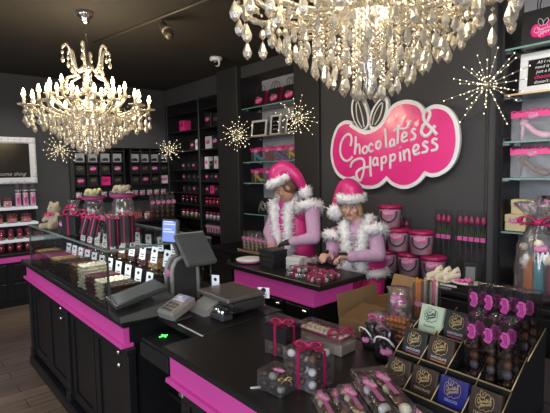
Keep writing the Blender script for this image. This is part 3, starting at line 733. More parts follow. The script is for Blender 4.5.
row(jr, lin(-5.83, -5.43, 5), 3.68, 1.251, 'jar of red sweets', 'on seventh shelf of corner unit, right', 'jars in the corner unit')
row(jw, lin(-5.83, -5.43, 5), 3.68, 1.031, 'pink topped white jar', 'on eighth shelf of corner unit, right', 'jars in the corner unit')
row(tb, lin(-5.84, -5.42, 7), 3.68, .821, 'clear pink labelled tube', 'on ninth shelf of corner unit, right', 'tubes in the corner unit')
row(jr, lin(-5.83, -5.43, 4), 3.68, .421, 'jar of red sweets', 'on lowest shelf of corner unit, right', 'jars in the corner unit')
row(Proto(jar_pack(BEIGE, .04, .13)), lin(-6.6, -6.05, 5), 3.70, 1.031, 'jar of beige sweets', 'on eighth shelf of corner unit, left', 'jars in the corner unit')
row(Proto(jar_pack(DARKC, .04, .13)), lin(-6.6, -6.05, 5), 3.70, 1.251, 'jar of dark sweets', 'on seventh shelf of corner unit, left', 'jars in the corner unit')
for (x, z, lab, k, sc) in ((-6.50, 2.42, 'pink bag shaped gift box high in the corner unit, left column', 'p', 1.5), (-6.2, 2.10, 'black box with pink print on the upper left shelf of corner unit', 'a', 1.3), (-6.03, 2.10, 'white and pink box on the upper left shelf of corner unit', 'w', 1.4),
                           (-5.70, 2.42, 'black box with pink figure high in the right column of corner unit', 'a', 1.8), (-5.72, 2.10, 'white box on the upper right shelf of corner unit', 'w', 1.6), (-5.52, 2.10, 'black box with large pink label, upper right shelf of corner unit', 'c', 1.7), (-5.50, 2.42, 'black box with gold print high in the right column of corner unit', 'b', 1.6)):
    gb1[k].put((x, 3.72, z + .001), 0, lab, 'boxes high in the corner unit', sc)
for (x, z, lab) in ((-6.05, 2.42, 'plain grey plate for the lit back panel, high in the left column of corner unit'), (-5.5, 2.70, 'plain grey plate for the lit back panel, on the top right shelf of corner unit'), (-5.5, 2.615, '')):
    if lab: tag(MB().bb(x - .07, x + .07, 3.84, 3.855, z + .001, z + .15, .002).build('grey_plate', GREY_CARD), lab, 'card', 'grey plates in the corner unit')  # grey plates put in for the lit back panel showing through

# ---------------------------------------------------------------- left niche with glass shelves
def niche(name, label, x0, x1, zs, ztop, loc):
    t = thing(name, label, 'shelf unit', loc); ox, oy = loc[0], loc[1]
    b = MB(); b.box(x0 - ox, x1 - ox, 3.955 - oy, 3.975 - oy, .9, ztop); b.build('back_panel', PALE, t)
    for x in (x0, x1 - .02): MB().box(x - ox, x + .02 - ox, 3.60 - oy, 3.955 - oy, .0, ztop).build('side_panel', BLACK, t)
    for z in zs:
        s = MB().box(x0 + .022 - ox, x1 - .022 - ox, 3.61 - oy, 3.95 - oy, z - .010, z).build('glass_shelf', clear('shelf_glass', (.80, .86, .86), .2), t)
        MB().box(x0 + .022 - ox, x1 - .022 - ox, 3.604 - oy, 3.612 - oy, z - .012, z + .001).build('front_edge', GLASSE if z != zs[1] else GOLDE, s)
        for x in (x0 + .032, x1 - .032):
            for yb in (3.66, 3.88): MB().box(x - .012 - ox, x + .012 - ox, yb - oy, yb + .04 - oy, z - .026, z - .0101).build('bracket', CHROME, s)
    return t
N1 = [2.575, 2.20, 1.875, 1.60, 1.19]; N2 = [2.64, 2.30, 1.945, 1.665, 1.25]
niche('glass_shelf_niche', 'recessed glass shelves with black gift bags and photo frames, behind the man', -4.82, -3.76, N1, 2.98, (-4.29, 3.6, 0))
niche('glass_shelf_niche', 'recessed glass shelves with shoe boxes at the right edge', -1.48, .30, N2, 3.19, (-.6, 3.6, 0))
gbp = Proto(gift_bag(.235, .20, .10))
for i, x in enumerate((-4.53, -4.24, -3.96)): gbp.put((x, 3.72, 2.576), 0, f'black gift bag with pink logo, {nth(i, 3)} of three on the top niche shelf', 'gift bags on the top niche shelf')
f1 = Proto(frame(.27, .22, .026)); f2 = frame(.17, .26, .024); 
for i, x in enumerate((-4.60, -3.98)):
    o = f1.put((x, 3.72, 2.203), [.15, -.25][i], ['landscape white photo frame at the left end of the frame shelf', 'landscape white photo frame half behind the starburst'][i], 'white photo frames'); o.rotation_euler.x = -.12
f2.location = (-4.30, 3.74, 2.203); f2.rotation_euler = (-.12, 0, .1); tag(f2, 'upright narrow white photo frame between two landscape frames', 'picture frame', 'white photo frames')
for o_, (w_, h_) in ((f2, (.1, .16)),): link('lettering', text_mesh('lettering', '~ ~\n~~~\n~ ~', .05, WHITEP), o_, M=TR((0, -.004, .13), rx=PI / 2))
for i, (sm, cn, x) in enumerate(((TURQ, 'turquoise', -4.57), (REDS, 'red', -4.345), (PURP, 'purple', -4.12), (YELL, 'yellow', -3.895))):
    Proto(shoe_box(sm, .185, .12, .165)).put((x, 3.70, 1.8755), .05, f'clear box with pink bow and {cn} shoe on the upper shoe shelf', 'shoe boxes in the left niche')
for i, (sm, cn, x) in enumerate(((YELL, 'golden', -4.57), (PURP, 'violet', -4.345), (REDS, 'crimson', -4.12), (TURQ, 'teal', -3.895))):
    Proto(shoe_box(sm, .185, .12, .165)).put((x, 3.70, 1.6005), .05, f'clear box with pink bow and {cn} shoe on the lower shoe shelf', 'shoe boxes in the left niche')
# black embossed handbag and plates
t = thing('chocolate_handbag', 'black rounded handbag shaped chocolate on the lowest niche glass shelf', 'chocolate handbag', (-4.46, 3.73, 1.191))
b = MB(); b.T = TR((0, .04, 0), rx=PI / 2); b.prism([(-.15, 0), (.15, 0), (.155, .10), (.11, .19), (.0, .215), (-.11, .19), (-.155, .10)], 0, .08); b.build('bag_body', BLACKB, t)
b = MB()
for r in (.05, .03): b.tube([(r * math.cos(a) - .03, -.045, .10 + r * math.sin(a)) for a in [k * PI / 8 for k in range(16)]], .004, 5, closed=True)
b.tube(crom([(-.13, -.045, .03), (-.05, -.045, .17), (.06, -.045, .05), (.12, -.045, .16)], 5), .004, 5); b.build('ornament', mat('silver_print', (.45, .45, .47), .4), t)
t = thing('chocolate_handbag', 'black and white patterned handbag shaped chocolate, right of the round one', 'chocolate handbag', (-4.10, 3.73, 1.191))
b = MB(); b.bb(-.10, .10, -.04, .04, 0, .14, .012); b.build('bag_body', BLACKB, t)
b = MB(); b.tube(crom([(-.06, 0, .14), (-.04, 0, .20), (.04, 0, .20), (.06, 0, .14)], 4), .007, 6); b.build('handle', BLACKB, t)
b = MB()
for k in range(4): b.add([(-.09 + k * .048, -.042, .015), (-.06 + k * .048, -.042, .015), (-.045 + k * .048, -.042, .12), (-.075 + k * .048, -.042, .12)], [(0, 1, 2, 3)])
b.build('stripes', WHITEP, t)

# ---------------------------------------------------------------- right niche goods
g = gift_bag(.36, .27, .12); tag(g, 'large black gift bag with pink logo on the top shelf at right edge', 'gift bag'); g.location = (-1.20, 3.74, 2.641)
f = frame(.37, .31, .056, PIC, WHITE); tag(f, 'broad white frame with black quotation card on the right glass shelves', 'picture frame', None); f.location = (-1.22, 3.74, 2.306); f.rotation_euler.x = -.10
for k, (s_, zz, mm) in enumerate((('All I really', .228, WHITEP), ('need is love', .193, WHITEP), ('just a little', .158, WHITEP), ('chocolate', .118, PINK), ("doesn't hurt", .080, WHITEP))):
    link('lettering', text_mesh('lettering', s_, .033 if k != 3 else .042, mm, .0005, 'CENTER', .2), f, M=TR((0, -.0035, zz), rx=PI / 2))
SBX = [(PINKP, 'pale pink high heel'), (MILKC, 'brown chocolate high heel')]
for (z, i0, nm) in ((1.9455, 0, 'upper'), (1.6655, 1, 'lower')):
    for k, x in enumerate((-1.28, -.93)):
        mm, cn = SBX[i0] if k == 0 else ((GOLD, 'golden high heel') if i0 == 0 else (ORANGE, 'orange high heel'))
        Proto(shoe_box(mm, .29, .15, .22)).put((x, 3.74, z), 0, f'large clear box with pink bow holding a {cn}, {nm} right niche shelf', 'shoe boxes in the right niche')
for r_ in (1,):
    for o in [o for o in bpy.data.objects if o.name.startswith('chocolate_shoe') and o.parent and 'right niche' in o.parent.get('label', '')]: o.scale = (1.15, 1.2, 1.6)
def lidded(w, d, h, m, label, loc, rz=0, lm=None):
    t = thing('ballotin_box', label, 'gift box', loc, rz)
    MB().bb(-w / 2, w / 2, -d / 2, d / 2, 0, h * .52, .004).build('box', m, t); MB().bb(-w / 2 - .004, w / 2 + .004, -d / 2 - .004, d / 2 + .004, h * .5, h, .008).build('lid', m, t)
    logo(t, (0, -d / 2 - .006, h * .66), w * .62, hs=.9, me=lm)
    return t
lidded(.15, .14, .130, CREAM, 'cream box with pink label, lower of the two stacked on the right glass shelf', (-1.375, 3.72, 1.2515))
lidded(.135, .12, .115, CREAM, 'cream box with pink label, stacked on top of another cream box', (-1.355, 3.75, 1.3825))
def pouch(label, loc, s):
    t = thing('gift_pouch', label, 'gift pouch', loc); b = MB(); b.lathe([(.06, 0), (.105, .04), (.11, .10), (.075, .15), (.05, .165), (.07, .19)], 14); b.build('pouch_body', BLACK2, t)
    b = MB(); b.tube([(.112 * math.cos(a) * (1 - .002), .112 * math.sin(a), .085) for a in [k * PI / 10 for k in range(20)]], .005, 5, closed=True); b.tube(crom([(.02, -.11, .10), (.022, -.12, .06), (.018, -.11, .03)], 3), .006, 5); b.build('cord', CREAM, t)
    logo(t, (0, -.125, .125), .13); t.scale = (s,) * 3; return t
pouch('black gift pouch with pink label, lower of two stacked beside the cream boxes', (-1.19, 3.79, 1.2515), .72)
pouch('black gift pouch with pink label, upper of two stacked beside the cream boxes', (-1.19, 3.79, 1.3895), .72)

# ---------------------------------------------------------------- sideboard along the back wall with pink buckets, roses, shoes
def cupboard(name, label, x0, x1, y0, y1, h, nd, cat='cabinet', knob=CHROME):
    t = thing(name, label, cat, ((x0 + x1) / 2, (y0 + y1) / 2, 0)); hw = (x1 - x0) / 2; hd = (y1 - y0) / 2
    b = MB(); b.bb(-hw, hw, -hd + .03, hd, .06, h - .04, .006); b.bb(-hw + .03, hw - .03, -hd + .06, hd, 0, .06, .004); b.bb(-hw - .0, hw + .0, -hd, hd, h - .04, h, .006); b.build('cabinet_body', BLACK, t)
    for k in range(nd):
        c = -hw + 2 * hw * (k + .5) / nd; q = hw / nd - .02
        d = MB().bb(c - q, c + q, -hd + .015, -hd + .03, .1, h - .07, .006).build('door', BLACK, t)
        MB().bb(c + q - .07, c + q - .03, -hd + .003, -hd + .015, h - .16, h - .13, .004).build('handle', knob, d)
    return t
cupboard('sideboard', 'long black sideboard under the sign carrying pink buckets and white shoes', -3.0, -.86, 3.12, 3.54, .835, 4)
cupboard('low_sideboard', 'low black sideboard left of the man with a tray of sweets tubes', -4.78, -3.40, 3.04, 3.53, .82, 3)
def bucket():
    t = thing('gift_bucket', '', 'gift bucket')
    MB().lathe([(.078, 0), (.080, .01), (.093, .165), (.093, .17)], 18).build('bucket_body', PINKP, t)
    MB().lathe([(.098, .0), (.101, .19), (.101, .205)], 14).build('clear_box', CELLO, t)
    b = MB(); b.lathe([(.101, .172), (.103, .200), (.09, .205), (.0, .207)], 14); bow(b, (-.055, -.06, .192), .030, .4); b.build('magenta_wrap', PINKR, t)
    b = MB(); b.tube(crom([(-.062, -.075, .155), (-.058, -.094, .10), (-.02, -.098, .062), (.02, -.098, .062), (.058, -.094, .10), (.062, -.075, .155)], 5), .0065, 6); b.build('handle', BLACKB, t)
    logo(t, (0, -.106, .145), .10)
    return t
bk = Proto(bucket()); YB = 3.35
rows_ = [('bottom', .8365, [-2.55, -2.33, -2.11, -1.885]), ('middle', 1.037, [-2.44, -2.22, -1.995]), ('top', 1.2375, [-2.305])]
for rn, z, xs in rows_:
    for k, x in enumerate(xs):
        bk.put((x, YB, z), .45, f'pink bucket with black handle, {nth(k, len(xs))} in the {rn} row of the pyramid' if len(xs) > 1 else 'pink bucket with black handle on top of the bucket pyramid', 'pink buckets stacked on the sideboard', (1.05, 1.05, .955))
def rose_box(n, w):
    t = thing('rose_box', '', 'chocolate roses'); h = .565
    MB().box(-w / 2, w / 2, -.03, .03, 0, h).build('clear_box', THIN, t)
    for k in range(n):
        x = -w / 2 + w * (k + .5) / n
        b = MB(); b.tube([(x, 0, .01), (x, 0, .465)], .004, 5); 
        for s in (-1, 1): b.tube([(x, 0, .31), (x + s * .016, 0, .36), (x + s * .012, 0, .43)], [.002, .010, .002], 5, flat=((0, 1, 0), .3))
        st = b.build('stem', GREENS, t)
        MB().lathe([(.004, 0), (.019, .02), (.021, .04), (.010, .065), (.002, .075)], 9, c=(x, 0, .455)).build('rose_head', ROSE, st)
        MB().bb(x - .019, x + .019, -.012, -.006, .325, .36, .002).build('label', PINKL, st)
    return t
for n, w, px, lab in ((3, .135, 444, 'clear box of three chocolate roses right of the buckets'), (5, .235, 472, 'wider clear box of chocolate roses left of the grey post')):
    r = rose_box(n, w); tag(r, lab, 'chocolate roses'); q = at(px, 212, Y, 3.50); r.location = (q.x, 3.50, .836)
r = rose_box(2, .10); tag(r, 'small clear box with chocolate rose behind the topmost bucket', 'chocolate roses'); r.location = (-2.26, 3.50, 1.0); r.scale = (1, 1, .85); r.location.z = .836
# white chocolate shoes on a black riser, price strip, little frame
rs = thing('display_riser', 'low black riser box with price strips under the white shoes', 'display riser', (-1.59, 3.18, .836))
MB().bb(-.27, .25, -.055, .055, 0, .05, .004).build('riser_body', BLACK2, rs)
b = MB(); b.box(-.16, .02, -.0575, -.0555, .028, .044); b.build('price_strip', WHITEP, rs)
b = MB(); b.box(-.17, -.02, -.0575, -.0555, .006, .02); b.build('price_strip', GREYL, rs)
def sneaker(m):
    b = MB(); b.smooth = True
    b.tube([tuple(p) for p in crom([(-.10, 0, .028), (-.07, 0, .032), (-.02, 0, .04), (.03, 0, .045), (.08, 0, .05), (.10, 0, .045)], 3)], [.012, .026, .032, .034, .034, .034, .034, .034, .034, .034, .034, .034, .034, .032, .028, .016], 9)
    b.tube([(.0, 0, .055), (.04, 0, .085), (.075, 0, .10), (.095, 0, .07)], [.018, .024, .026, .02], 8)
    b.bb(-.11, .11, -.034, .034, 0, .016, .007)
    return b
for k, (x, yy, lab) in enumerate(((-1.775, 3.175, 'white chocolate clog at the left end, first of three standing close'), (-1.71, 3.18, 'white chocolate clog in the middle of the three'), (-1.645, 3.185, 'white chocolate clog, third from left, nearest the small framed card'))):
    t = thing('chocolate_shoe', lab, 'chocolate shoe', (x, yy, .8870), 1.15, 'white chocolate shoes'); t.scale = (.74, .74, .9); sneaker(IVORY).build('shoe_body', IVORY, t)
    b = MB(); b.tube([(.055, .026, .075), (.05, 0, .108), (.055, -.026, .075)], .006, 5); b.build('strap', NUTC, t)
t = thing('chocolate_plate', 'white chocolate shoe shaped plate with pink sweets beside the clogs', 'chocolate shoe', (-1.515, 3.165, .8870), .3)
b = MB(); b.lathe([(.05, 0), (.10, .012), (.115, .03), (.10, .026), (.0, .018)], 16, sy=.55); b.build('plate', IVORY, t)
b = MB()
for k in range(9): b.ball((random.uniform(-.07, .07), random.uniform(-.03, .03), .035), .016, 7, 5)
b.build('pink_sweets', PINKL, t)
t = frame(.085, .105, .008, PIC, BLACK2); tag(t, 'tiny black framed card standing behind the white clogs', 'picture frame'); t.location = (-1.60, 3.40, .8365); t.rotation_euler = (-.12, 0, .4); t.scale = (1.15, 1.15, 1.6)
b = MB(); b.bb(-.03, .03, -.0035, -.002, .02, .085, .0005); b.build('card', GREY_CARD, t)
# tray of tubes on the low sideboard
t = thing('serving_tray', 'flat tray of sweets tubes on the low sideboard left of the man', 'tray', (-3.86, 3.17, .8205))
b = MB(); b.bb(-.36, .36, -.10, .10, 0, .012, .004); b.bb(-.37, .37, -.108, -.10, 0, .03, .003); b.bb(-.37, .37, .10, .108, 0, .03, .003); b.build('tray', mat('tan_tray', (.38, .27, .16), .5), t)
tp = Proto(tube_pack(BEIGE, .052, .225)); tp.root['category'] = 'sweets tube'
for i in range(9):
    tp.put((-4.17 + i * .077, 3.13, .8345), .5, f'clear sweets tube with pink label, {nth(i, 9)} in the front row on the tray', 'sweets tubes on the tray')
for i in range(9):
    tp.put((-4.14 + i * .077, 3.21, .8345), .5, f'clear sweets tube with pink label, {nth(i, 9)} in the rear row on the tray', 'sweets tubes on the tray')

# ---------------------------------------------------------------- back counter with pink strip
bc = thing('service_counter', 'black service counter with a pink lit strip in front of the staff', 'counter', (-2.56, 2.36, 0))
b = MB(); b.bb(-.48, .42, -.17, .22, .06, .80, .006); b.box(-.46, .40, -.14, .20, 0, .06); b.build('cabinet_body', BLACK, bc)
MB().bb(-.52, .56, -.25, .25, .945, .985, .006).build('worktop', TOPM, bc)
b = MB(); b.bb(-.49, .445, -.19, .24, .82, .945, .003); b.build('pink_strip', PINKLED, bc)
b = MB(); b.bb(-.495, .45, -.195, .245, .80, .822, .003); b.build('rail', PINKLED, bc)
for cx_, wd in ((-.32, .28), (-.02, .28), (.27, .26)):
    for z0, z1 in ((.62, .78), (.1, .60)):
        d = MB().bb(cx_ - wd / 2, cx_ + wd / 2, -.185, -.17, z0, z1, .008).build('drawer' if z0 > .5 else 'door', BLACK, bc)
        MB().bb(cx_ + wd / 2 - .06, cx_ + wd / 2 - .02, -.205, -.185, z1 - .04, z1 - .015, .005).build('handle', CHROME, d)
ZC = .9855
t = thing('cake_plate', 'white round plate with pink rim at the left end of the service counter', 'plate', (-2.95, 2.26, ZC)); b = MB(); b.lathe([(.05, 0), (.105, .008), (.11, .022)], 22); b.build('pink_rim', PINKL, t); MB().lathe([(.112, .022), (.115, .030), (.10, .036), (0, .036)], 22).build('white_plate', WHITE, t)
bxp = None
for k in range(4):
    t = thing('flat_black_box', f'flat black gift box, {["bottom", "second from bottom", "second from top", "topmost"][k]} in the stack on the service counter', 'gift box', (-2.69 + .004 * (k % 2), 2.30, ZC + .0355 * k), .05 * (k % 3 - 1), 'stack of flat black boxes')
    MB().bb(-.085, .085, -.075, .075, 0, .017, .003).build('box', BLACKB, t); MB().bb(-.088, .088, -.078, .078, .017, .035, .003).build('lid', BLACKB, t)
for k in range(3):
    t = thing('white_box', f'small white box, {["bottom", "middle", "top"][k]} of the stack beside the black boxes', 'gift box', (-2.48, 2.36, ZC + .0325 * k), .12 * k, 'stack of white boxes')
    MB().bb(-.065, .065, -.055, .055, 0, .032, .004).build('box', mat('grey_white_box', (.62, .62, .63), .5), t); MB().bb(-.066, .066, -.006, .006, .001, .0325, .001).build('band', GREYL, t)
def flat_pack(w, d, h, fill, rib, nb=True):
    t = thing('ribboned_pack', '', 'gift pack')
    MB().bb(-w / 2, w / 2, -d / 2, d / 2, 0, h, .004).build('clear_box', CELLO, t)
    b = MB(); R = random.Random(int(w * 1000 + d * 100)); nx = max(2, int(w / .032)); ny = max(2, int(d / .032))
    for i in range(nx):
        for j in range(ny):
            b.mat((i + j * 2) % len(fill)); b.ball((-w / 2 + w * (i + .5) / nx, -d / 2 + d * (j + .5) / ny, h * .42), min(.5 * w / nx, .5 * d / ny, h * .45), 7, 5)
    b.mat(0); b.build('pralines', fill, t)
    b = MB(); band(b, w, d, h, .008)
    if nb: bow(b, (0, 0, h), .045, .3)
    b.build('ribbon', rib, t)
    return t
fp = Proto(flat_pack(.15, .10, .035, [GREYL, DARKC, WHITEP], PINKR, False)); fp2 = Proto(flat_pack(.16, .11, .04, [DARKC, PINKR, WHITEP], PINKR)); 
fp.put((-2.30, 2.20, ZC), .1, 'flat clear pack with magenta ribbon, nearest the stack of white boxes', 'clear packs on the service counter')
fp.put((-2.30, 2.215, ZC + .036), .25, 'flat clear pack lying on another one on the service counter', 'clear packs on the service counter')
fp2.put((-2.10, 2.18, ZC), -.05, 'ribboned pack at the right front corner of the service counter', 'clear packs on the service counter')
fp2.put((-2.12, 2.32, ZC), .15, 'ribboned pack behind the corner one, in front of the woman', 'clear packs on the service counter')
fp2.put((-2.31, 2.345, ZC), .2, 'ribboned pack with big magenta bow between white boxes and woman', 'clear packs on the service counter', (.9, .9, .9))

# ---------------------------------------------------------------- staff
def fur_tube(name, path, r, parent, n=520, seed=1, L=.035, flat=None):
    R = random.Random(seed); b = MB(); path = [Vector(p) for p in path]; N = len(path)
    b.tube(path, [r * (.85 + .25 * R.random()) for _ in path], 8)
    for k in range(n):
        u = R.random() * (N - 1); i = min(int(u), N - 2); p = path[i].lerp(path[i + 1], u - i); t = (path[i + 1] - path[i]).normalized()
        d = Vector((R.gauss(0, 1), R.gauss(0, 1), R.gauss(0, 1))); d = d - t * d.dot(t) * .8
        if d.length < .1: continue
        d.normalize(); s = d.cross(t if abs(d.dot(t)) < .9 else Vector((0, 0, 1))).normalized(); e = d.cross(s)
        p0 = p + d * r * .7; p1 = p + d * (r + L * R.uniform(.3, 1)) + t * R.uniform(-.012, .012) - Vector((0, 0, .006)); q = r * .20
        b.add([p0 + s * q, p0 - s * q * .5 + e * q, p0 - s * q * .5 - e * q, p1], [(0, 1, 3), (1, 2, 3), (2, 0, 3)], True)
    return b.build(name, FUR, parent)
def hand(mb, wrist, direction, up, thumb_side, curl=.5, s=1.0):
    """palm, four fingers of unequal length bent at the knuckles, thumb off the side of the palm"""
    d = Vector(direction).normalized(); u = Vector(up); u = (u - d * u.dot(d)).normalized(); r = d.cross(u) * thumb_side; w = Vector(wrist)
    mb.cone2(w - d * .02, .026 * s, w + d * .03 * s, .029 * s); 
    for k in (-1, 0, 1): mb.cone2(w + d * .02 * s + r * .016 * k * s, .021 * s, w + d * .078 * s + r * .024 * k * s, .016 * s, 8)
    for k, L in enumerate((.070, .080, .074, .058)):
        p = w + d * .082 * s + r * (.030 - .020 * k) * s; a = curl * (.5 + .12 * k)
        q1 = p + (d * math.cos(a) - u * math.sin(a)) * L * .42 * s; q2 = q1 + (d * math.cos(2 * a) - u * math.sin(2 * a)) * L * .33 * s; q3 = q2 + (d * math.cos(3 * a) - u * math.sin(3 * a)) * L * .25 * s
        mb.cone2(p, .0095 * s, q1, .009 * s, 7); mb.cone2(q1, .009 * s, q2, .0082 * s, 7); mb.cone2(q2, .0082 * s, q3, .007 * s, 7)
    p = w + d * .02 * s + r * .03 * s; q1 = p + (d * .6 + r * .7 - u * .25).normalized() * .038 * s; q2 = q1 + (d * .9 + r * .2 - u * .4).normalized() * .03 * s
    mb.cone2(p, .012 * s, q1, .0105 * s, 8); mb.cone2(q1, .0105 * s, q2, .008 * s, 8)
def head_shapes(mb, c, M3, s=1.0):
    """skull, jaw, nose, brow, ears placed in the head's own frame (faces -y)"""
    T = mb.T; mb.T = T @ Matrix.Translation(c) @ M3
    mb.ball((0, .012 * s, .02 * s), .1 * s, 16, 12, (.80, .98, 1.02)); mb.ball((0, -.028 * s, -.055 * s), .07 * s, 14, 10, (.86, .85, 1.0)); mb.ball((0, -.062 * s, -.098 * s), .026 * s, 10, 8, (1.2, .9, .8))
    mb.cone2((0, -.088 * s, .022 * s), .010 * s, (0, -.112 * s, -.022 * s), .0145 * s, 8); mb.ball((0, -.112 * s, -.026 * s), .0165 * s, 8, 6, (1.15, .9, .8))
    for k in (-1, 1):
        mb.cone2((k * .014 * s, -.088 * s, .034 * s), .011 * s, (k * .052 * s, -.074 * s, .034 * s), .011 * s, 8)
        mb.ball((k * .042 * s, -.066 * s, -.028 * s), .026 * s, 8, 6, (1, .7, .9)); mb.ball((k * .080 * s, .01 * s, -.01 * s), .026 * s, 8, 6, (.4, .8, 1.25))
    mb.cone2((-.018 * s, -.086 * s, -.062 * s), .010 * s, (.018 * s, -.086 * s, -.062 * s), .010 * s, 8)
    mb.T = T
def face_bits(root, c, M3, s=1.0):
    T = Matrix.Translation(c) @ M3
    for k in (-1, 1):
        b = MB(); b.T = T; b.ball((k * .031 * s, -.0835 * s, .008 * s), .0125 * s, 8, 6, (1.15, .6, .75)); b.mat(1); b.ball((k * .031 * s, -.089 * s, .007 * s), .0075 * s, 7, 5, (1, .6, 1)); b.build('eye', [WHITEP, EYE_M], root)
        b = MB(); b.T = T; b.tube([(k * .014 * s, -.098 * s, .032 * s), (k * .034 * s, -.094 * s, .038 * s), (k * .054 * s, -.080 * s, .030 * s)], [.004, .005, .003], 5); b.build('eyebrow', HAIRB, root)
    b = MB(); b.T = T; b.tube([(-.024 * s, -.088 * s, -.060 * s), (-.008 * s, -.0975 * s, -.058 * s), (.008 * s, -.0975 * s, -.058 * s), (.024 * s, -.088 * s, -.060 * s)], [.003, .006, .006, .003], 6); b.tube([(-.02 * s, -.089 * s, -.066 * s), (0, -.0975 * s, -.069 * s), (.02 * s, -.089 * s, -.066 * s)], [.003, .006, .003], 6); b.build('mouth', LIP, root)
def person(label, loc, rz, J, skin, hair, hatM, glove_l, trousers, stoop, hs=1.0, tw=1.0):
    t = thing('person', label, 'person', loc, rz)
    b = MB()                                          # body: one continuous figure
    hc, M3 = J['head'], J['headM']
    head_shapes(b, hc, M3, hs)
    b.cone2(J['neck'], .052 * tw, Vector(hc) + Vector((0, .02, -.05)), .05 * tw)
    b.cone2(J['pelvis'], .13 * tw, J['waist'], .125 * tw); b.cone2(J['waist'], .11 * tw, J['chest'], .11 * tw)
    for s, k in ((1, 'L'), (-1, 'R')):
        b.cone2(J['chest'], .095 * tw, Vector(J['sh' + k]).lerp(Vector(J['chest']), .3), .058 * tw); b.cone2(J['sh' + k], .050 * tw, J['el' + k], .040 * tw); b.cone2(J['el' + k], .040 * tw, J['wr' + k], .028 * tw)
        hip = Vector(J['pelvis']) + Vector((s * .09, 0, -.04)); kn = Vector((s * .10, -.02, .48 * J['pelvis'][2] / .93)); an = Vector((s * .10, .03, .09))
        b.cone2(hip, .085, kn, .058); b.cone2(kn, .056, an, .04); b.cone2(an - Vector((0, 0, .04)), .04, an + Vector((0, -.14, -.055)), .03)
        hd = J['hd' + k]; hand(b, J['wr' + k], hd[0], hd[1], hd[2], hd[3])
    blob('body', b, skin, t, .0065, 2)
    face_bits(t, hc, M3, hs)
    b = MB()                                          # trousers + shoes
    for s in (-1, 1):
        hip = Vector(J['pelvis']) + Vector((s * .085, 0, -.02)); kn = Vector((s * .10, -.02, .48 * J['pelvis'][2] / .93)); an = Vector((s * .10, .03, .11))
        b.cone2(hip, .115 * tw, kn, .080); b.cone2(kn, .08, an, .06)
    b.cone2(Vector(J['pelvis']) - Vector((.05, 0, 0)), .135 * tw, Vector(J['pelvis']) + Vector((.05, 0, .04)), .135 * tw)
    blob('trousers', b, trousers, t, .012, 3)
    for s in (-1, 1):
        b = MB(); b.cone2((s * .10, .045, .048), .048, (s * .105, -.13, .040), .040); b.build('shoe', GREYD, t)
    for k in 'LR':                                    # sleeves
        b = MB(); b.cone2(J['sh' + k], .074 * tw, J['el' + k], .058 * tw, 14); b.cone2(J['el' + k], .058 * tw, Vector(J['el' + k]).lerp(Vector(J['wr' + k]), .5), .050 * tw, 14); b.cone2(Vector(J['el' + k]).lerp(Vector(J['wr' + k]), .5), .05 * tw, Vector(J['el' + k]).lerp(Vector(J['wr' + k]), .86), .042 * tw, 14)
        sl = blob('sleeve', b, SHIRT, t, .009, 2)
        e = Vector(J['el' + k]).lerp(Vector(J['wr' + k]), .86); d = (Vector(J['wr' + k]) - Vector(J['el' + k])).normalized()
        b = MB(); b.cone2(e, .046 * tw, e + d * .03, .045 * tw, 14); b.build('cuff', SHIRT, t)
    b = MB()                                          # shirt front and collar
    b.cone2(Vector(J['waist']) + Vector((0, -.012, 0)), .130 * tw, Vector(J['chest']) + Vector((0, -.018, .03)), .120 * tw); b.cone2(Vector(J['neck']) - Vector((0, 0, .03)), .085 * tw, Vector(J['neck']) + Vector((0, 0, .0)), .066 * tw)
    blob('shirt', b, J.get('shirtM', SHIRT), t, .010, 3)
    # sleeveless satin vest
    b = MB(); b.cone2(Vector(J['pelvis']) + Vector((-.05, 0, .05)), .148 * tw, Vector(J['chest']) + Vector((-.05, .01, 0)), .135 * tw, 16); b.cone2(Vector(J['pelvis']) + Vector((.05, 0, .05)), .148 * tw, Vector(J['chest']) + Vector((.05, .01, 0)), .135 * tw, 16)
    for k in 'LR': b.cone2(Vector(J['chest']) + Vector((0, .01, .02)), .11 * tw, Vector(J['sh' + k]).lerp(Vector(J['chest']), .18) + Vector((0, .01, .0)), .082 * tw, 14)
    blob('vest', b, SATIN, t, .011, 3)
    # fur: both front edges, hem, armholes, collar
    ch = Vector(J['chest']); pe = Vector(J['pelvis']); ne = Vector(J['neck']); wa = Vector(J['waist'])
    for s in (-1, 1):
        f_ = J.get('open', .055)
        pth = crom([ne + Vector((s * .085, .05, .03)), ne + Vector((s * .10, -.05, -.03)), ch + Vector((s * (f_ + .015), -.135 * tw, .02)), wa + Vector((s * f_, -.150 * tw, 0)), pe + Vector((s * f_, -.160 * tw, .02))], 5)
        fur_tube('fur_trim', pth, .042 * tw, t, 760, 3 + s, .045)
        k = 'L' if s > 0 else 'R'; sh = Vector(J['sh' + k]); ax = (Vector(J['el' + k]) - sh).normalized(); a = ax.orthogonal().normalized(); c_ = ax.cross(a)
        cen = sh.lerp(ch, .12) + ax * .012
        fur_tube('armhole_fur', [cen + (a * math.cos(q) + c_ * math.sin(q)) * .092 * tw for q in [2 * PI * i / 14 for i in range(15)]], .036 * tw, t, 640, 9 + s, .045)
    fur_tube('hem_fur', [pe + Vector((.20 * tw * math.cos(q), .152 * tw * math.sin(q), .0)) for q in [2 * PI * i / 20 for i in range(21)]], .034, t, 700, 21, .035)
    fur_tube('collar_fur', [ne + Vector((.088 * math.cos(q), .06 + .06 * math.sin(q), .015)) for q in [PI * i / 10 for i in range(11)]], .032, t, 300, 23, .04)
    # hair and santa hat
    b = MB(); b.T = Matrix.Translation(hc) @ M3; b.ball((0, .028 * hs, .012 * hs), .104 * hs, 14, 10, (.88, .92, .95))
    if hair is BLOND:
        for s in (-1, 1): b.ball((s * .068, .0, -.035), .04, 10, 8, (.55, .9, 1.4))
    blob('hair', b, hair, t, .009, 2)
    T = Matrix.Translation(hc) @ M3
    tip, bend = hatM['tip'], hatM['bend']
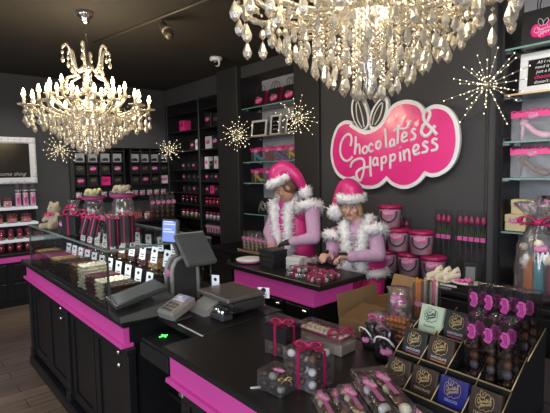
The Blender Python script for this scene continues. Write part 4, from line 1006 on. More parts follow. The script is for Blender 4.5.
    b = MB(); path = crom([(0, .012, .05), (0, .02, .12), bend, hatM['mid'], tip], 4); n = len(path)
    rr = [.108 * hs * (1 - (i / (n - 1)) ** 1.5 * .78) for i in range(n)]
    b.T = T; b.tube(path, rr, 14); hat = b.build('santa_hat', SATIN, t)
    ring = [T @ Vector((.094 * hs * math.cos(q), .010 + .108 * hs * math.sin(q), .080 * hs + hatM.get('tilt', 0) * math.sin(q))) for q in [2 * PI * i / 20 for i in range(21)]]
    fur_tube('hat_fur_band', ring, .036 * hs, hat, 900, 31, .030)
    tp_ = T @ Vector(tip); b = MB(); R = random.Random(4); b.ball(tp_, .055, 10, 8)
    for k in range(260):
        d = Vector((R.gauss(0, 1), R.gauss(0, 1), R.gauss(0, 1))).normalized(); s_ = d.orthogonal().normalized(); e_ = d.cross(s_); p0 = tp_ + d * .042; p1 = tp_ + d * .08 * R.uniform(.8, 1.1)
        b.add([p0 + s_ * .009, p0 - s_ * .005 + e_ * .008, p0 - s_ * .005 - e_ * .008, p1], [(0, 1, 3), (1, 2, 3), (2, 0, 3)], True)
    b.build('pompom', FUR, hat)
    if glove_l:
        b = MB(); hd = J['hdL']; hand(b, J['wrL'], hd[0], hd[1], hd[2], hd[3], 1.12); w_ = Vector(J['wrL']); d = (w_ - Vector(J['elL'])).normalized(); b.cone2(w_ - d * .09, .040, w_, .034)
        blob('glove', b, GLOVE, t, .005, 2)
    return t
def basis(pitch, yaw, roll=0): return Euler((pitch, roll, yaw)).to_matrix().to_4x4()
def local(pos, rz):
    inv = (Matrix.Translation(pos) @ rotz(rz)).inverted()
    return lambda px, py, yy: inv @ at(px, py, Y, yy)
MP, MR = (-3.045, 2.85, 0), 0.0
L_ = local(MP, MR)
JM = dict(pelvis=(.02, .03, .92), waist=(.02, .02, 1.08), chest=(0, -.0, 1.30), neck=(-.02, -.05, 1.47), head=L_(285, 187, 2.69), headM=basis(.60, -.62),
          shL=L_(312, 205, 2.83), elL=L_(314, 238, 2.74), wrL=L_(294, 241.5, 2.60), shR=L_(280, 205, 2.82), elR=L_(269, 232, 2.72), wrR=L_(272, 244.5, 2.62),
          hdL=((-.85, -.35, -.16), (.0, -.3, 1), 1, .35), hdR=((.60, -.6, -.12), (.0, 0, 1), -1, .4), open=.075, shirtM=mat('magenta_shirt_front', (.66, .03, .36), .7))
person('man in pink santa hat and fur vest bending his head over the service counter', MP, MR, JM, SKINM, HAIRB,
       dict(bend=(.03, .09, .13), mid=(.085, .13, .02), tip=(.085, .115, -.135), tilt=-.012), True, TROUS, True)
WP, WR = (-2.25, 2.87, 0), .22
L_ = local(WP, WR)
hw_ = L_(351.5, 206, 2.78)
JW = dict(pelvis=(0, .03, .93), waist=(0, .02, 1.06), chest=(0, .0, 1.20), neck=(hw_.x * .4, -.02, 1.325), head=hw_, headM=basis(.12, .22),
          shL=L_(374, 230, 2.85), elL=L_(379, 255, 2.80), wrL=L_(351, 257, 2.63), shR=L_(335, 235, 2.83), elR=L_(332, 258, 2.77), wrR=L_(329, 255, 2.63),
          hdL=((-.80, -.5, .0), (.0, .3, 1), 1, .8), hdR=((.05, -.95, .1), (0, .2, 1), -1, .8), open=.06)
WMN = person('woman in pink santa hat and fur vest looking up, holding a small phone', WP, WR, JW, SKINW, BLOND,
       dict(bend=(-.06, .06, .14), mid=(-.125, .06, .03), tip=(-.140, -.0, -.055), tilt=0), False, SATIN, False, .88, .95)
q = at(343, 254, Y, 2.565)
t = thing('mobile_phone', "small dark phone held in the woman's hands", 'phone', q, .5); MB().bb(-.035, .035, -.006, .006, -.03, .045, .004).build('phone_body', GREYD, t); MB().box(-.028, .028, -.0075, -.006, -.02, .038).build('screen', BLACKB, t); t.rotation_euler.x = 1.1
q = at(327, 253.5, Y, 2.515)
t = thing('chocolate_piece', "piece of dark chocolate between the woman's fingers", 'chocolate', q, .2); MB().bb(-.014, .014, -.012, .012, 0, .03, .004).build('praline', DARKC, t)
t.rotation_euler.x = .2
# ---------------------------------------------------------------- display counter with pink strip and glass case
dc = thing('display_counter', 'long black panelled counter with pink strip carrying the chocolate case', 'counter', (-3.36, 1.25, 0))
ox, oy = -3.36, 1.25
b = MB(); b.box(-4.50 - ox, -2.31 - ox, .955 - oy, 1.60 - oy, .09, .83); b.box(-4.52 - ox, -2.29 - ox, .93 - oy, 1.60 - oy, .83, .965); b.build('cabinet_body', BLACK, dc)
b = MB(); b.bb(-4.56 - ox, -2.235 - ox, .865 - oy, 1.64 - oy, .955, .985, .006); b.build('worktop', TOPM, dc)
b = MB(); b.box(-4.50 - ox, -2.295 - ox, .898 - oy, .95 - oy, .835, .935); b.build('pink_strip', PINKLED, dc)
b = MB(); b.bb(-4.53 - ox, -2.28 - ox, .875 - oy, .95 - oy, .815, .838, .004); b.build('strip_ledge', PINKLED, dc)
b = MB(); b.bb(-4.53 - ox, -2.27 - ox, .885 - oy, .95 - oy, .93, .957, .005); b.build('cornice', BLACK, dc)
b = MB(); b.bb(-4.54 - ox, -2.26 - ox, .885 - oy, 1.6 - oy, 0, .09, .012); b.build('plinth', BLACK, dc)
for x in (-4.53, -3.43, -2.345):
    w_ = .07 if x > -4 else .06; b = MB(); b.bb(x - ox, x + w_ - ox, .905 - oy, .96 - oy, .09, .815, .008); b.bb(x - .008 - ox, x + w_ + .008 - ox, .895 - oy, .96 - oy, .09, .17, .008); b.bb(x - .008 - ox, x + w_ + .008 - ox, .895 - oy, .96 - oy, .775, .815, .008); b.build('pilaster', BLACK, dc)
for xa, xb in ((-4.46, -3.98), (-3.96, -3.45), (-3.35, -2.87), (-2.85, -2.355)):
    b = MB(); fy = .925
    b.box(xa - ox, xb - ox, fy + .012 - oy, .957 - oy, .12, .80)
    for a0, a1, c0, c1 in ((xa, xb, .12, .19), (xa, xb, .73, .80), (xa, xa + .07, .19, .73), (xb - .07, xb, .19, .73)): b.bb(a0 - ox, a1 - ox, fy - oy, fy + .013 - oy, c0, c1, .005)
    d = b.build('door', BLACK, dc)
    if xa in (-3.96, -2.85):
        for z in (.765, .69):
            k = MB().lathe([(.008, 0), (.008, .012), (.016, .018), (.015, .028), (0, .032)], 10).build('knob', CHROME, d, loc=(xb - .035 - ox, fy - oy, z)); k.rotation_euler.x = PI / 2

gc = thing('glass_display_case', 'glass case full of chocolates on top of the panelled counter', 'display case', (-3.34, 1.22, .9855)); ox, oy = -3.34, 1.22
GX0, GX1, GY0, GY1, GH = -4.25, -2.445, .885, 1.56, .335
MB().box(GX0 - ox, GX1 - ox, GY0 - oy, GY1 - oy, 0, .012).build('base_tray', BLACK2, gc)
for nm, bx in (('front_pane', (GX0, GX1, GY0, GY0 + .006, .012, GH)), ('end_pane', (GX0, GX0 + .006, GY0 + .006, GY1, .012, GH)), ('end_pane', (GX1 - .006, GX1, GY0 + .006, GY1, .012, GH)), ('top_pane', (GX0, GX1, GY0, GY1, GH, GH + .008))):
    MB().box(bx[0] - ox, bx[1] - ox, bx[2] - oy, bx[3] - oy, bx[4], bx[5]).build(nm, GLASS, gc)
EDGE = mat('glass_edge_dark', (.05, .075, .07), .15, spec=.8)
for x in (GX0, GX1 - .008):
    for y_ in (GY0 - .002, GY1 - .008): MB().box(x - .001 - ox, x + .009 - ox, y_ - oy, y_ + .010 - oy, .012, GH).build('corner_edge', EDGE, gc)
b = MB(); z0, z1 = GH - .002, GH + .010
b.box(GX0 - .003 - ox, GX1 + .003 - ox, GY0 - .004 - oy, GY0 + .006 - oy, z0, z1); b.box(GX0 - .003 - ox, GX1 + .003 - ox, GY1 - .006 - oy, GY1 + .004 - oy, z0, z1)
b.box(GX0 - .004 - ox, GX0 + .006 - ox, GY0 - oy, GY1 - oy, z0, z1); b.box(GX1 - .006 - ox, GX1 + .004 - ox, GY0 - oy, GY1 - oy, z0, z1); b.build('top_edge', mat('polished_glass_edge', (.20, .27, .25), .12, spec=.8), gc)
MB().box(GX0 + .01 - ox, GX1 - .01 - ox, 1.22 - oy, 1.53 - oy, .135, .142).build('inner_shelf', GLASS, gc)
b = MB()
for x in (GX0 + .05, -3.34, GX1 - .05): b.box(x - .006 - ox, x + .006 - ox, 1.37 - oy, 1.39 - oy, .012, .135)
b.build('shelf_support', EDGE, gc)

barm = {}
def bar_proto(m, nm):
    b = MB(); b.bb(-.021, .021, -.09, .09, 0, .019, .004)
    for k in range(4): b.bb(-.016, .016, -.08 + k * .041, -.046 + k * .041, .018, .0225, .003)
    o = b.build('chocolate_bar', m); o['category'] = 'chocolate'; return Proto(o)
def curl_proto(m):
    b = MB()
    for k in range(6): b.ball((0, -.075 + k * .03, .0105), .0165, 7, 5, (1.15, 1, .64))
    o = b.build('chocolate_bar', m); o['category'] = 'chocolate'; return Proto(o)
CB = {'dark': bar_proto(DARKC, 'dark'), 'nutty': bar_proto(NUTC, 'nut'), 'milk': bar_proto(MILKC, 'milk'), 'white': curl_proto(IVORY), 'berry': bar_proto(BERRY, 'berry')}
order = [('nutty', 4), ('dark', 4), ('dark', 4), ('nutty', 4), ('dark', 4), ('dark', 5), ('milk', 5), ('white', 6), ('berry', 4), ('white', 4), ('dark', 4)]
COLN = ['left', 'middle', 'right']
for i, (kd, nl) in enumerate(order):
    x0 = -4.14 + i * .160
    nl += 1
    for l in range(nl):
        kk = 'dark' if (kd == 'nutty' and l < nl - 2 and i > 0) else kd
        for c in range(3):
            CB[kk].put((x0 + (c - 1) * .046 + random.uniform(-.002, .002), 1.0 + random.uniform(-.006, .006), .9985 + l * .0232), random.uniform(-.03, .03),
                       f'{kk} chocolate, {COLN[c]} piece of layer {ORD[l]} in pile {ORD[i]} behind the case front', 'chocolates in the front piles')
order2 = ['milk', 'dark', 'white', 'nutty', 'dark', 'milk', 'dark', 'berry', 'nutty', 'dark']
for i, kd in enumerate(order2):
    for l in range(2):
        for c in range(3):
            CB[kd].put((-4.08 + i * .172 + (c - 1) * .046, 1.36, 1.1285 + l * .0232), 0, f'{kd} chocolate, {COLN[c]} piece, {["lower", "upper"][l]} layer of pile {ORD[i]} on the inner glass shelf', 'chocolates on the inner shelf')
def price_tag(h=.105, w=.048):
    t = thing('price_card', '', 'price card')
    b = MB(); b.bb(-w / 2, w / 2, -.0015, .0015, .045, .045 + h, .0007); b.build('card', mat('glowing_white_card', (.86, .87, .9), .5, emit=(.8, .85, 1), es=.30, var=.03), t)  # card glows faintly to look brighter, though it is no lamp
    b = MB(); b.ball((0, -.003, .045 + h * .74), w * .22, 7, 5, (1, .2, 1)); b.box(-w * .3, w * .3, -.0022, -.0016, .045 + h * .30, .045 + h * .36); b.box(-w * .25, w * .25, -.0022, -.0016, .045 + h * .14, .045 + h * .2); b.build('print', BLACKB, t)
    b = MB(); b.tube([(0, .003, .0), (0, .003, .07)], .0025, 5); b.lathe([(.014, 0), (.012, .005), (0, .006)], 8); b.build('holder', CHROME, t)
    return t
ptg = Proto(price_tag())
for i in range(11):
    x = -4.14 + i * .160
    ptg.put((x + .02, 1.145, 1.0020), .5, f'white price card on a holder, {nth(i, 11)} in the row behind the front piles', 'price cards in the case').rotation_euler = (-.08, .12, .5)
    if i < 10: ptg.put((-4.08 + i * .172 + .05, 1.247, 1.1302), .5, f'white price card, {nth(i, 10)} in the row on the inner glass shelf', 'price cards in the case').rotation_euler = (-.1, .12, .5)
for i in range(6):
    ptg.put((-3.62 + i * .20, 1.49, 1.1290), .5, f'white price card, {nth(i, 6)} at the back of the inner glass shelf', 'price cards in the case')

# things standing on the glass case
TZ = .9855 + GH + .0105
def ribbon_box(w, d, h, m=BLACKB, rib=PINKR, bowsize=None, name='ribboned_box'):
    t = thing(name, '', 'gift box')
    MB().bb(-w / 2, w / 2, -d / 2, d / 2, 0, h, .004).build('box', m, t)
    b = MB(); e = .0018; q = min(w, d) * .075
    band(b, w, d, h, q, e); bow(b, (0, 0, h), bowsize or w * .5, .3); b.build('ribbon', rib, t)
    return t
def put(t, label, loc, rz=0, group=None, cat=None):
    tag(t, label, cat, group); t.location = loc; t.rotation_euler.z = rz; return t
put(ribbon_box(.14, .12, .135, BLACKB, PINKR, .085), 'black box with magenta bow at the left end of the glass case', (-3.27, .975, TZ), .35)
t = put(small_box(.10, .08, .12, 'c'), 'black box with pink label beside the teddy bag on the glass case', (-3.43, .965, TZ), .45)
def lean(t, label, loc, rz, ry, hw):
    tag(t, label, None); t.rotation_euler = (0, ry, rz); t.rotation_euler.rotate_axis('Z', 0); t.location = (loc[0], loc[1], loc[2] + abs(math.sin(ry)) * hw + .002)
lean(ribbon_box(.05, .04, .12, BLACKB, PINK, .045), 'slim black box with magenta bow leaning, left one of two on the case', (-3.13, .98, TZ), .6, .36, .03)
lean(ribbon_box(.05, .04, .13, BLACKB, PINK, .045), 'slim black box with magenta bow leaning, right one of two on the case', (-2.97, .985, TZ), .6, .30, .03)
put(ribbon_box(.06, .055, .16, BLACKB, PINKR, .04), 'tall black ribboned box near the right end of the glass case', (*at(114, 246, Z, TZ)[:2], TZ), .5)
put(ribbon_box(.07, .06, .165, BLACKB, PINKR, .045), 'tall black ribboned box behind, at the right end of the glass case', (*at(128, 242.5, Z, TZ)[:2], TZ), .5)
def tall_jar(top, label, loc, h=.33):
    t = thing('gift_jar', label, 'gift jar', loc)
    MB().lathe([(.085, 0), (.09, .01), (.085, h * .55), (.07, h * .62), (.10, h * .78), (.11, h * .80)], 14).build('clear_wrap', CELLOW, t)
    b = MB(); R = random.Random(3)
    for k in range(26): a = R.random() * 6.28; r = .055 * math.sqrt(R.random()); b.mat(k % 3); b.ball((r * math.cos(a), r * math.sin(a), .02 + R.random() * h * .45), .018, 6, 5)
    b.build('sweets', [PINKL, IVORY, GREENS], t)
    b = MB(); b.lathe([(.085, h * .66), (.098, h * .68), (.098, h * .73), (.085, h * .74)], 14); b.build('pink_band', mat('deep_pink_band', (.48, .04, .22), .5), t)
    b = MB()
    for k in range(22): a = R.random() * 6.28; r = .085 * math.sqrt(R.random()); b.ball((r * math.cos(a), r * math.sin(a), h * .82 + R.random() * .03), .022, 6, 5)
    b.build('topping', top, t)
tall_jar(mat('pale_yellow_sweets', (.66, .66, .34), .5, var=.3), 'wrapped gift jar with pale yellow topping and pink band behind the leaning boxes', (-3.92, 1.33, TZ), .30)
tall_jar(BEIGE, 'wrapped gift jar with beige topping and pink band right of the yellow one', (-3.56, 1.44, TZ), .34)
# teddy bear in a bag
t = thing('teddy_bear', 'beige teddy bear with pink ribbon at the left end of the glass case', 'teddy bear', (-3.74, .965, TZ), .4); t.scale = (.88,) * 3
b = MB(); b.ball((0, .0, .075), .065, 12, 9, (1, .85, 1.15)); b.ball((.0, -.005, .175), .055, 12, 9); b.ball((0, -.05, .165), .026, 8, 6)
for s in (-1, 1): b.ball((s * .042, .0, .222), .022, 8, 6, (1, .6, 1)); b.cone2((s * .05, -.01, .12), .026, (s * .075, -.05, .08), .022, 8); b.cone2((s * .035, -.03, .03), .03, (s * .055, -.09, .03), .028, 8)
blob('bear_body', b, mat('beige_plush', (.50, .42, .30), .95, var=.2, nscale=60, bump=.5), t, .006, 2)
b = MB(); b.ball((0, -.078, .170), .008, 6, 5); b.ball((-.02, -.052, .190), .006, 6, 5); b.ball((.02, -.052, .190), .006, 6, 5); b.build('face_buttons', EYE_M, t)
b = MB(); bow(b, (0, -.058, .12), .05); b.build('ribbon', PINK, t)
t = thing('gift_bag', 'small white cellophane bag with pink ribbon beside the teddy bear', 'gift bag', (-3.66, 1.09, TZ), .3)
MB().lathe([(.05, 0), (.055, .10), (.028, .16), (.05, .22)], 10).build('clear_wrap', CELLOW, t); b = MB(); b.lathe([(.045, .002), (.048, .08), (.02, .1), (0, .10)], 10); b.build('white_filling', IVORY, t); b = MB(); bow(b, (0, -.03, .16), .05); b.build('ribbon', PINK, t)

# tall striped bags and brown packs on the rear console's right end
tl = Proto(tube_pack(MILKC, .078, .42)); tl.root.name = 'tall_sweets_bag'; tl.root['category'] = 'sweets bag'
for i in range(5): tl.put((-6.64 + .01 * (i % 2), 3.15 + i * .092, 1.0215), PI / 2, f'tall clear bag of brown sweets, {nth(i, 5)} in the row at the console end', 'tall bags at the console end')

# ---------------------------------------------------------------- till area: worktop over the recess, equipment
tw = thing('till_worktop', 'dark worktop bridging the recess between the two counters', 'worktop', (-1.98, 1.35, 0)); ox, oy = -1.98, 1.35
MB().bb(-2.232 - ox, -1.795 - ox, 1.06 - oy, 1.60 - oy, .95, .985, .005).build('worktop', TOPM, tw)
MB().box(-2.25 - ox, -1.80 - ox, 1.50 - oy, 1.58 - oy, 0, .95).build('back_board', BLACK, tw)
MB().box(-2.25 - ox, -1.80 - ox, 1.12 - oy, 1.5 - oy, .50, .52).build('shelf', BLACK, tw)
MB().box(-2.25 - ox, -1.80 - ox, 1.08 - oy, 1.5 - oy, .78, .80).build('shelf', BLACK, tw)
t = thing('cash_drawer', 'black cash drawer with green lights in the recess between the counters', 'cash drawer', (-2.0, 1.16, .8005))
MB().bb(-.165, .165, -.22, .26, 0, .10, .006).build('drawer_body', BLACKB, t); MB().bb(-.15, .15, -.235, -.22, .012, .088, .005).build('drawer_front', BLACKB, t)
for x, y in ((-.10, -.12), (.08, -.15)):
    b = MB(); b.box(x - .022, x + .022, y - .008, y, .1005, .103); b.box(x - .004, x + .004, y - .03, y + .016, .1005, .103); b.build('green_light', GREEN, t)
for k, (x, z, lab) in enumerate(((-2.06, .521, 'small black receipt printer low in the recess, left of its twin'), (-1.90, .521, 'small black receipt printer low in the recess, right of its twin'))):
    t = thing('receipt_printer', lab, 'printer', (x, 1.22, z)); MB().bb(-.065, .065, -.10, .12, 0, .15, .015).build('printer_body', BLACKB, t); MB().bb(-.045, .045, -.104, -.099, .10, .115, .001).build('paper_slot', BLACKB, t)
    MB().bb(-.03, .0, -.104, -.099, .04, .07, .001).build('sticker', mat('violet_sticker', (.14, .12, .35), .5), t)
t = thing('label_printer', 'black box shaped device at the bottom of the recess with a silver plate', 'printer', (-1.98, 1.26, 0)); MB().bb(-.15, .15, -.14, .2, 0, .40, .01).build('device_body', BLACKB, t); MB().bb(-.05, .05, -.146, -.139, .28, .33, .001).build('plate', CHROME, t)
# flat weighing display at the case end
t = thing('shop_scale', 'dark flat shop scale with sloping platter at the right end of the glass case', 'scale', (-2.31, .965, .9855), -.12)
b = MB(); b.T = TR((0, 0, 0), rz=PI / 2) ; b.T = b.T @ UPR; b.prism([(-.11, 0), (.22, 0), (.22, .075), (.10, .075), (.05, .045), (-.11, .03)], -.09, .10); b.build('base', GREYD, t)
b = MB(); b.T = TR((.0, .03, .098), rx=.22); b.bb(-.12, .105, -.15, .14, 0, .022, .008); b.build('platter', mat('dark_platter', (.045, .05, .052), .25, var=.15), t)
b = MB(); b.T = TR((.0, .03, .098), rx=.22); b.bb(-.10, .085, -.13, .12, .0215, .024, .001); b.build('touch_surface', mat('grey_glass', (.10, .11, .115), .2), t)
b = MB(); b.T = TR((.105, .02, 0), rz=0); b.add([(0, -.12, .0), (0, .18, .0), (0, .18, .08), (0, .05, .055), (0, -.12, .03), (.012, -.12, .0), (.012, .18, .0), (.012, .18, .08), (.012, .05, .055), (.012, -.12, .03)], [(0, 1, 2, 3, 4), (5, 9, 8, 7, 6), (0, 5, 6, 1), (1, 6, 7, 2), (2, 7, 8, 3), (3, 8, 9, 4), (4, 9, 5, 0)]); b.build('side_cover', GREY, t)
# till with arched body, blue customer display, touch screen
t = thing('till_terminal', 'grey till with arched body, blue customer display and tilted touch screen', 'cash register', (-2.345, 1.29, .9855), 0)
b = MB(); b.T = rotz(PI / 2) @ UPR; arch = [(-.085, 0), (.085, 0), (.085, .18), (.08, .215), (.058, .255), (.025, .27), (-.025, .27), (-.058, .255), (-.08, .215), (-.085, .18)]
b.prism(arch, -.035, .035); b.build('arched_body', GREYD, t)
b = MB()
for xx in (.036, -.036): b.tube([(xx, y, z) for y, z in arch[1:] + arch[:1]], .012, 6)
b.build('edge_band', GREYL, t)
b = MB(); b.T = TR((-.0, -.089, .18), rx=PI / 2); b.lathe([(.022, 0), (.022, .002), (0, .002)], 14); b.build('sticker', PINKL, t)
b = MB(); b.tube([(-.03, .0, .25), (-.05, -.02, .34)], .013, 8); b.tube([(.01, .02, .26), (.07, .035, .31)], .020, 8); b.build('bracket', GREY, t)
T = TR((-.04, -.05, .358), rx=-.10, rz=.35)
b = MB(); b.T = T; b.bb(-.062, .062, -.012, .012, -.006, .132, .005); d = b.build('customer_display', GREYD, t); b = MB(); b.T = T; b.box(-.052, .048, -.0135, -.012, -.0, .120); b.build('screen', SCREEN, d)
b = MB(); b.T = T
for zz, x1 in ((.115, .03), (.10, .045), (.07, .02), (.055, .04)): b.box(-.044, x1, -.0140, -.0134, zz, zz + .007)
b.build('screen_text', mat('pale_screen_text', (.4, .45, .7), .4, emit=(.5, .6, 1), es=.8), d)
T = TR((.095, .04, .318), rz=-PI / 2 - .05) @ TR((0, 0, 0), rx=.80, s=.9)
b = MB(); b.T = T; b.bb(-.105, .105, -.02, .014, -.125, .125, .010); d = b.build('touch_screen', GREY, t); b = MB(); b.T = T; b.bb(-.10, .10, .012, .018, -.12, .12, .004); b.build('glass_front', mat('grey_glass', (.10, .11, .115), .2), d); b = MB(); b.T = T; b.bb(-.105, .105, -.02, .016, .122, .134, .004); b.build('top_rim', GREYL, d)
# card terminal
t = thing('card_terminal', 'grey card payment terminal on the worktop in front of the till', 'card terminal', (-2.085, 1.105, .9855), .15)
MB().bb(-.06, .06, -.05, .06, 0, .012, .004).build('foot', GREYD, t)
T = TR((0, 0, .055), rx=.35)
b = MB(); b.T = T; b.bb(-.068, .068, -.08, .09, -.028, .028, .018); b.build('terminal_body', mat('terminal_grey', (.24, .225, .22), .5), t); b = MB(); b.T = T; b.bb(-.045, .045, .02, .075, .0275, .030, .001); d = b.build('screen', mat('terminal_screen', (.03, .05, .12), .2, emit=(.25, .35, .7), es=.25), t)
b = MB(); b.T = T; b.box(-.03, .0, .04, .06, .0302, .0308); b.build('screen_text', WHITEP, d)
b = MB(); b.T = T
for i in range(3):
    for j in range(3): b.bb(-.04 + i * .03, -.02 + i * .03, -.06 + j * .024, -.045 + j * .024, .028, .032, .002)
b.build('keypad', GREYD, t)
# platform scale
t = thing('platform_scale', 'platform scale with brushed steel plate beside the till', 'scale', (-2.02, 1.405, .9855), .0)
MB().bb(-.14, .15, -.10, .14, .015, .075, .012).build('base', GREYD, t)
MB().bb(-.155, .155, -.12, .13, .082, .104, .008).build('steel_plate', STEEL, t)
b = MB()
for x in (-.1, .1):
    for y in (-.07, .1): b.lathe([(.018, 0), (.018, .083)], 8, c=(x, y, 0))
b.build('foot', GREYD, t)
b = MB(); b.T = rotz(0) @ TR((0.01, -.115, 0)); b.add([(-.13, -.075, 0), (.02, -.075, 0), (.02, .02, 0), (-.13, .02, 0), (-.13, -.06, .03), (.02, -.06, .03), (.02, .02, .07), (-.13, .02, .07)], [(0, 3, 2, 1), (4, 5, 6, 7), (0, 1, 5, 4), (1, 2, 6, 5), (2, 3, 7, 6), (3, 0, 4, 7)]); b.build('console', GREYL, t)
b = MB(); b.T = TR((.08, -.12, .03), ry=PI / 2); b.lathe([(.026, -.04), (.028, 0), (.026, .05)], 12); b.build('adjusting_knob', CHROME, t)
MB().bb(.05, .17, -.17, -.10, 0, .03, .008).build('front_base', GREYD, t)
b = MB(); b.T = TR((.14, -.1, .045), rx=-.3); b.bb(-.05, .05, -.06, .06, 0, .014, .004); b.build('black_pad', BLACKB, t)
t = price_tag(.10, .05); put(t, 'white price card with black dot standing left of the platform scale', (-2.24, 1.455, .9855), .5)
t = price_tag(.06, .07); put(t, 'wide white price card behind the platform scale', (-1.93, 1.575, .9855), .5)
# bits on the counter top
tag(MB().bb(-.115, .115, -.005, .005, 0, .002, .0005).build('paper_strip', WHITEP, None, (-1.875, 1.064, .9855)), 'long thin white strip lying on the counter edge near the card terminal', 'paper strip')
# ---------------------------------------------------------------- foreground counter
fc = thing('front_counter', 'black counter with pink strip in the foreground carrying packs and the tiered rack', 'counter', (-.6, 1.24, 0)); ox, oy = -.6, 1.24
b = MB(); b.box(-1.76 - ox, .60 - ox, .955 - oy, 1.54 - oy, .09, .83); b.box(-1.78 - ox, .60 - ox, .93 - oy, 1.55 - oy, .83, .95); b.build('cabinet_body', BLACK, fc)
MB().bb(-1.79 - ox, .62 - ox, .868 - oy, 1.56 - oy, .952, .985, .006).build('worktop', TOPM, fc)
MB().box(-1.775 - ox, .6 - ox, .900 - oy, .95 - oy, .835, .935).build('pink_strip', PINKLED, fc)
MB().bb(-1.785 - ox, .6 - ox, .878 - oy, .95 - oy, .815, .838, .004).build('strip_ledge', PINKLED, fc)
MB().bb(-1.77 - ox, .6 - ox, .90 - oy, 1.53 - oy, 0, .09, .01).build('plinth', BLACK, fc)
for xa, xb in ((-1.74, -1.2), (-1.18, -.62), (-.6, -.04), (-.02, .56)):
    b = MB(); fy = .928
    b.box(xa - ox, xb - ox, fy + .012 - oy, .957 - oy, .12, .80)
    for a0, a1, c0, c1 in ((xa, xb, .12, .19), (xa, xb, .73, .80), (xa, xa + .07, .19, .73), (xb - .07, xb, .19, .73)): b.bb(a0 - ox, a1 - ox, fy - oy, fy + .013 - oy, c0, c1, .005)
    d = b.build('door', BLACK, fc)
    for z in (.765, .66):
        MB().bb(xa + .02 - ox, xa + .055 - ox, fy - .022 - oy, fy - oy, z, z + .028, .005).build('handle', CHROME, d)
ZF = .9855
def cpos(px, py, z=ZF): q = at(px, py, Z, z); return (q.x, q.y, z)
# gift boxes on the worktop
def clear_gift(w, d, h, fill, rib, lid=None, tag_=True):
    t = thing('praline_box', '', 'praline box'); R = random.Random(int(w * 999 + h * 77))
    MB().bb(-w / 2, w / 2, -d / 2, d / 2, 0, h, .003).build('clear_box', CELLO, t)
    nx, ny, nz = max(2, int(w / .036)), max(2, int(d / .036)), max(1, int(h / .036)); b = MB()
    for i in range(nx):
        for j in range(ny):
            for k in range(nz):
                if 0 < i < nx - 1 and 0 < j < ny - 1 and k < nz - 1: continue
                b.mi = R.randrange(len(fill)); b.ball((-w / 2 + w * (i + .5) / nx, -d / 2 + d * (j + .5) / ny, h * (k + .5) / nz), .0165, 7, 5, (1, 1, .85))
    b.build('pralines', fill, t)
    if lid: MB().bb(-w / 2 - .001, w / 2 + .001, -d / 2 - .001, d / 2 + .001, h * .45, h + .001, .003).build('black_sleeve', lid, t)
    if rib:
        b = MB(); band(b, w, d, h, .0065); bow(b, (0, 0, h), .045, .5); b.build('ribbon', rib, t)
    return t
t = clear_gift(.12, .10, .125, [DARKC, IVORY, MILKC], PINKR, mat('glossy_black_sleeve', (.016, .012, .014), .15)); put(t, 'black praline box with dark magenta bow, furthest back on the foreground counter', cpos(283, 352), .15)
t = clear_gift(.115, .10, .035, [DARKC, GREYL, MILKC], None); put(t, 'lower flat clear praline box at the left end of the packs', cpos(278, 388), .1)
t2 = clear_gift(.112, .098, .035, [DARKC, GREYL], None); put(t2, 'upper flat clear praline box with pink label at the left end', (*cpos(278, 388)[:2], ZF + .036), .14); logo(t2, (.015, -.01, .037), .05, rx=-PI / 2)
b = MB(); bow(b, (.058, -.03, .02), .022, 1); b.build('gold_bow', GOLD, t2)
t = clear_gift(.14, .12, .135, [DARKC, WHITEP, DARKC, MILKC, DARKC], PINKR); put(t, 'cube of dark and white pralines in clear wrap with magenta bow, near the flat boxes', cpos(309, 383), .12)
# tray of cream pralines
cz = ZF
t = thing('praline_tray', 'long tray of cream pralines with red ribbon behind the long packs', 'praline tray', cpos(325, 346), .06)
b = MB(); b.bb(-.125, .125, -.05, .05, 0, .045, .004); b.build('tray_box', mat('cream_tray', (.55, .46, .34), .5), t)
b = MB()
for i in range(9):
    for j in range(2): b.ball((-.105 + i * .026, -.02 + j * .04, .066), .0155, 7, 5, (.8, 1.25, .7))
b.build('pralines', IVORY, t); b = MB(); b.tube([(-.118, -.045, .066), (.118, -.045, .066), (.118, .045, .066), (-.118, .045, .066)], .006, 5, closed=True); bow(b, (.085, .0, .075), .055, 1.2); b.build('ribbon', PINKR, t)
MB().bb(-.128, .128, -.053, .053, .0, .092, .004).build('clear_lid', CELLO, t)
# long clear packs with pink label, laid like roof tiles
def long_pack(fill):
    t = thing('praline_pack', '', 'praline pack'); L, W, Hh = .23, .05, .036
    MB().bb(-L / 2, L / 2, -W / 2, W / 2, 0, Hh, .004).build('clear_box', CELLO, t)
    b = MB()
    for k in range(6): b.mi = k % len(fill); b.ball((-L / 2 + .02 + k * .038, 0, .017), .0185, 8, 6, (1, 1, .9))
    b.build('pralines', fill, t)
    b = MB(); b.box(-L / 2 + .012, L / 2 - .07, -W * .15, W * .15, Hh, Hh + .0012); b.build('pink_card', mat('pale_pink_card', (.45, .14, .30), .5, var=.5, nscale=60), t)
    logo(t, (-.055, 0, Hh + .002), .058, rx=-PI / 2, rz=.2); return t
lp = {'dark and cream': long_pack([DARKC, MILKC, IVORY]), 'golden': long_pack([GOLD, IVORY, MILKC]), 'white and dark': long_pack([DARKC, WHITEP, DARKC])}
for k in lp: lp[k] = Proto(lp[k])
hb = at(323, 398, Z, ZF + .036); HA = -.55; hn = Vector((-math.sin(HA), math.cos(HA), 0)); hd = Vector((math.cos(HA), math.sin(HA), 0))
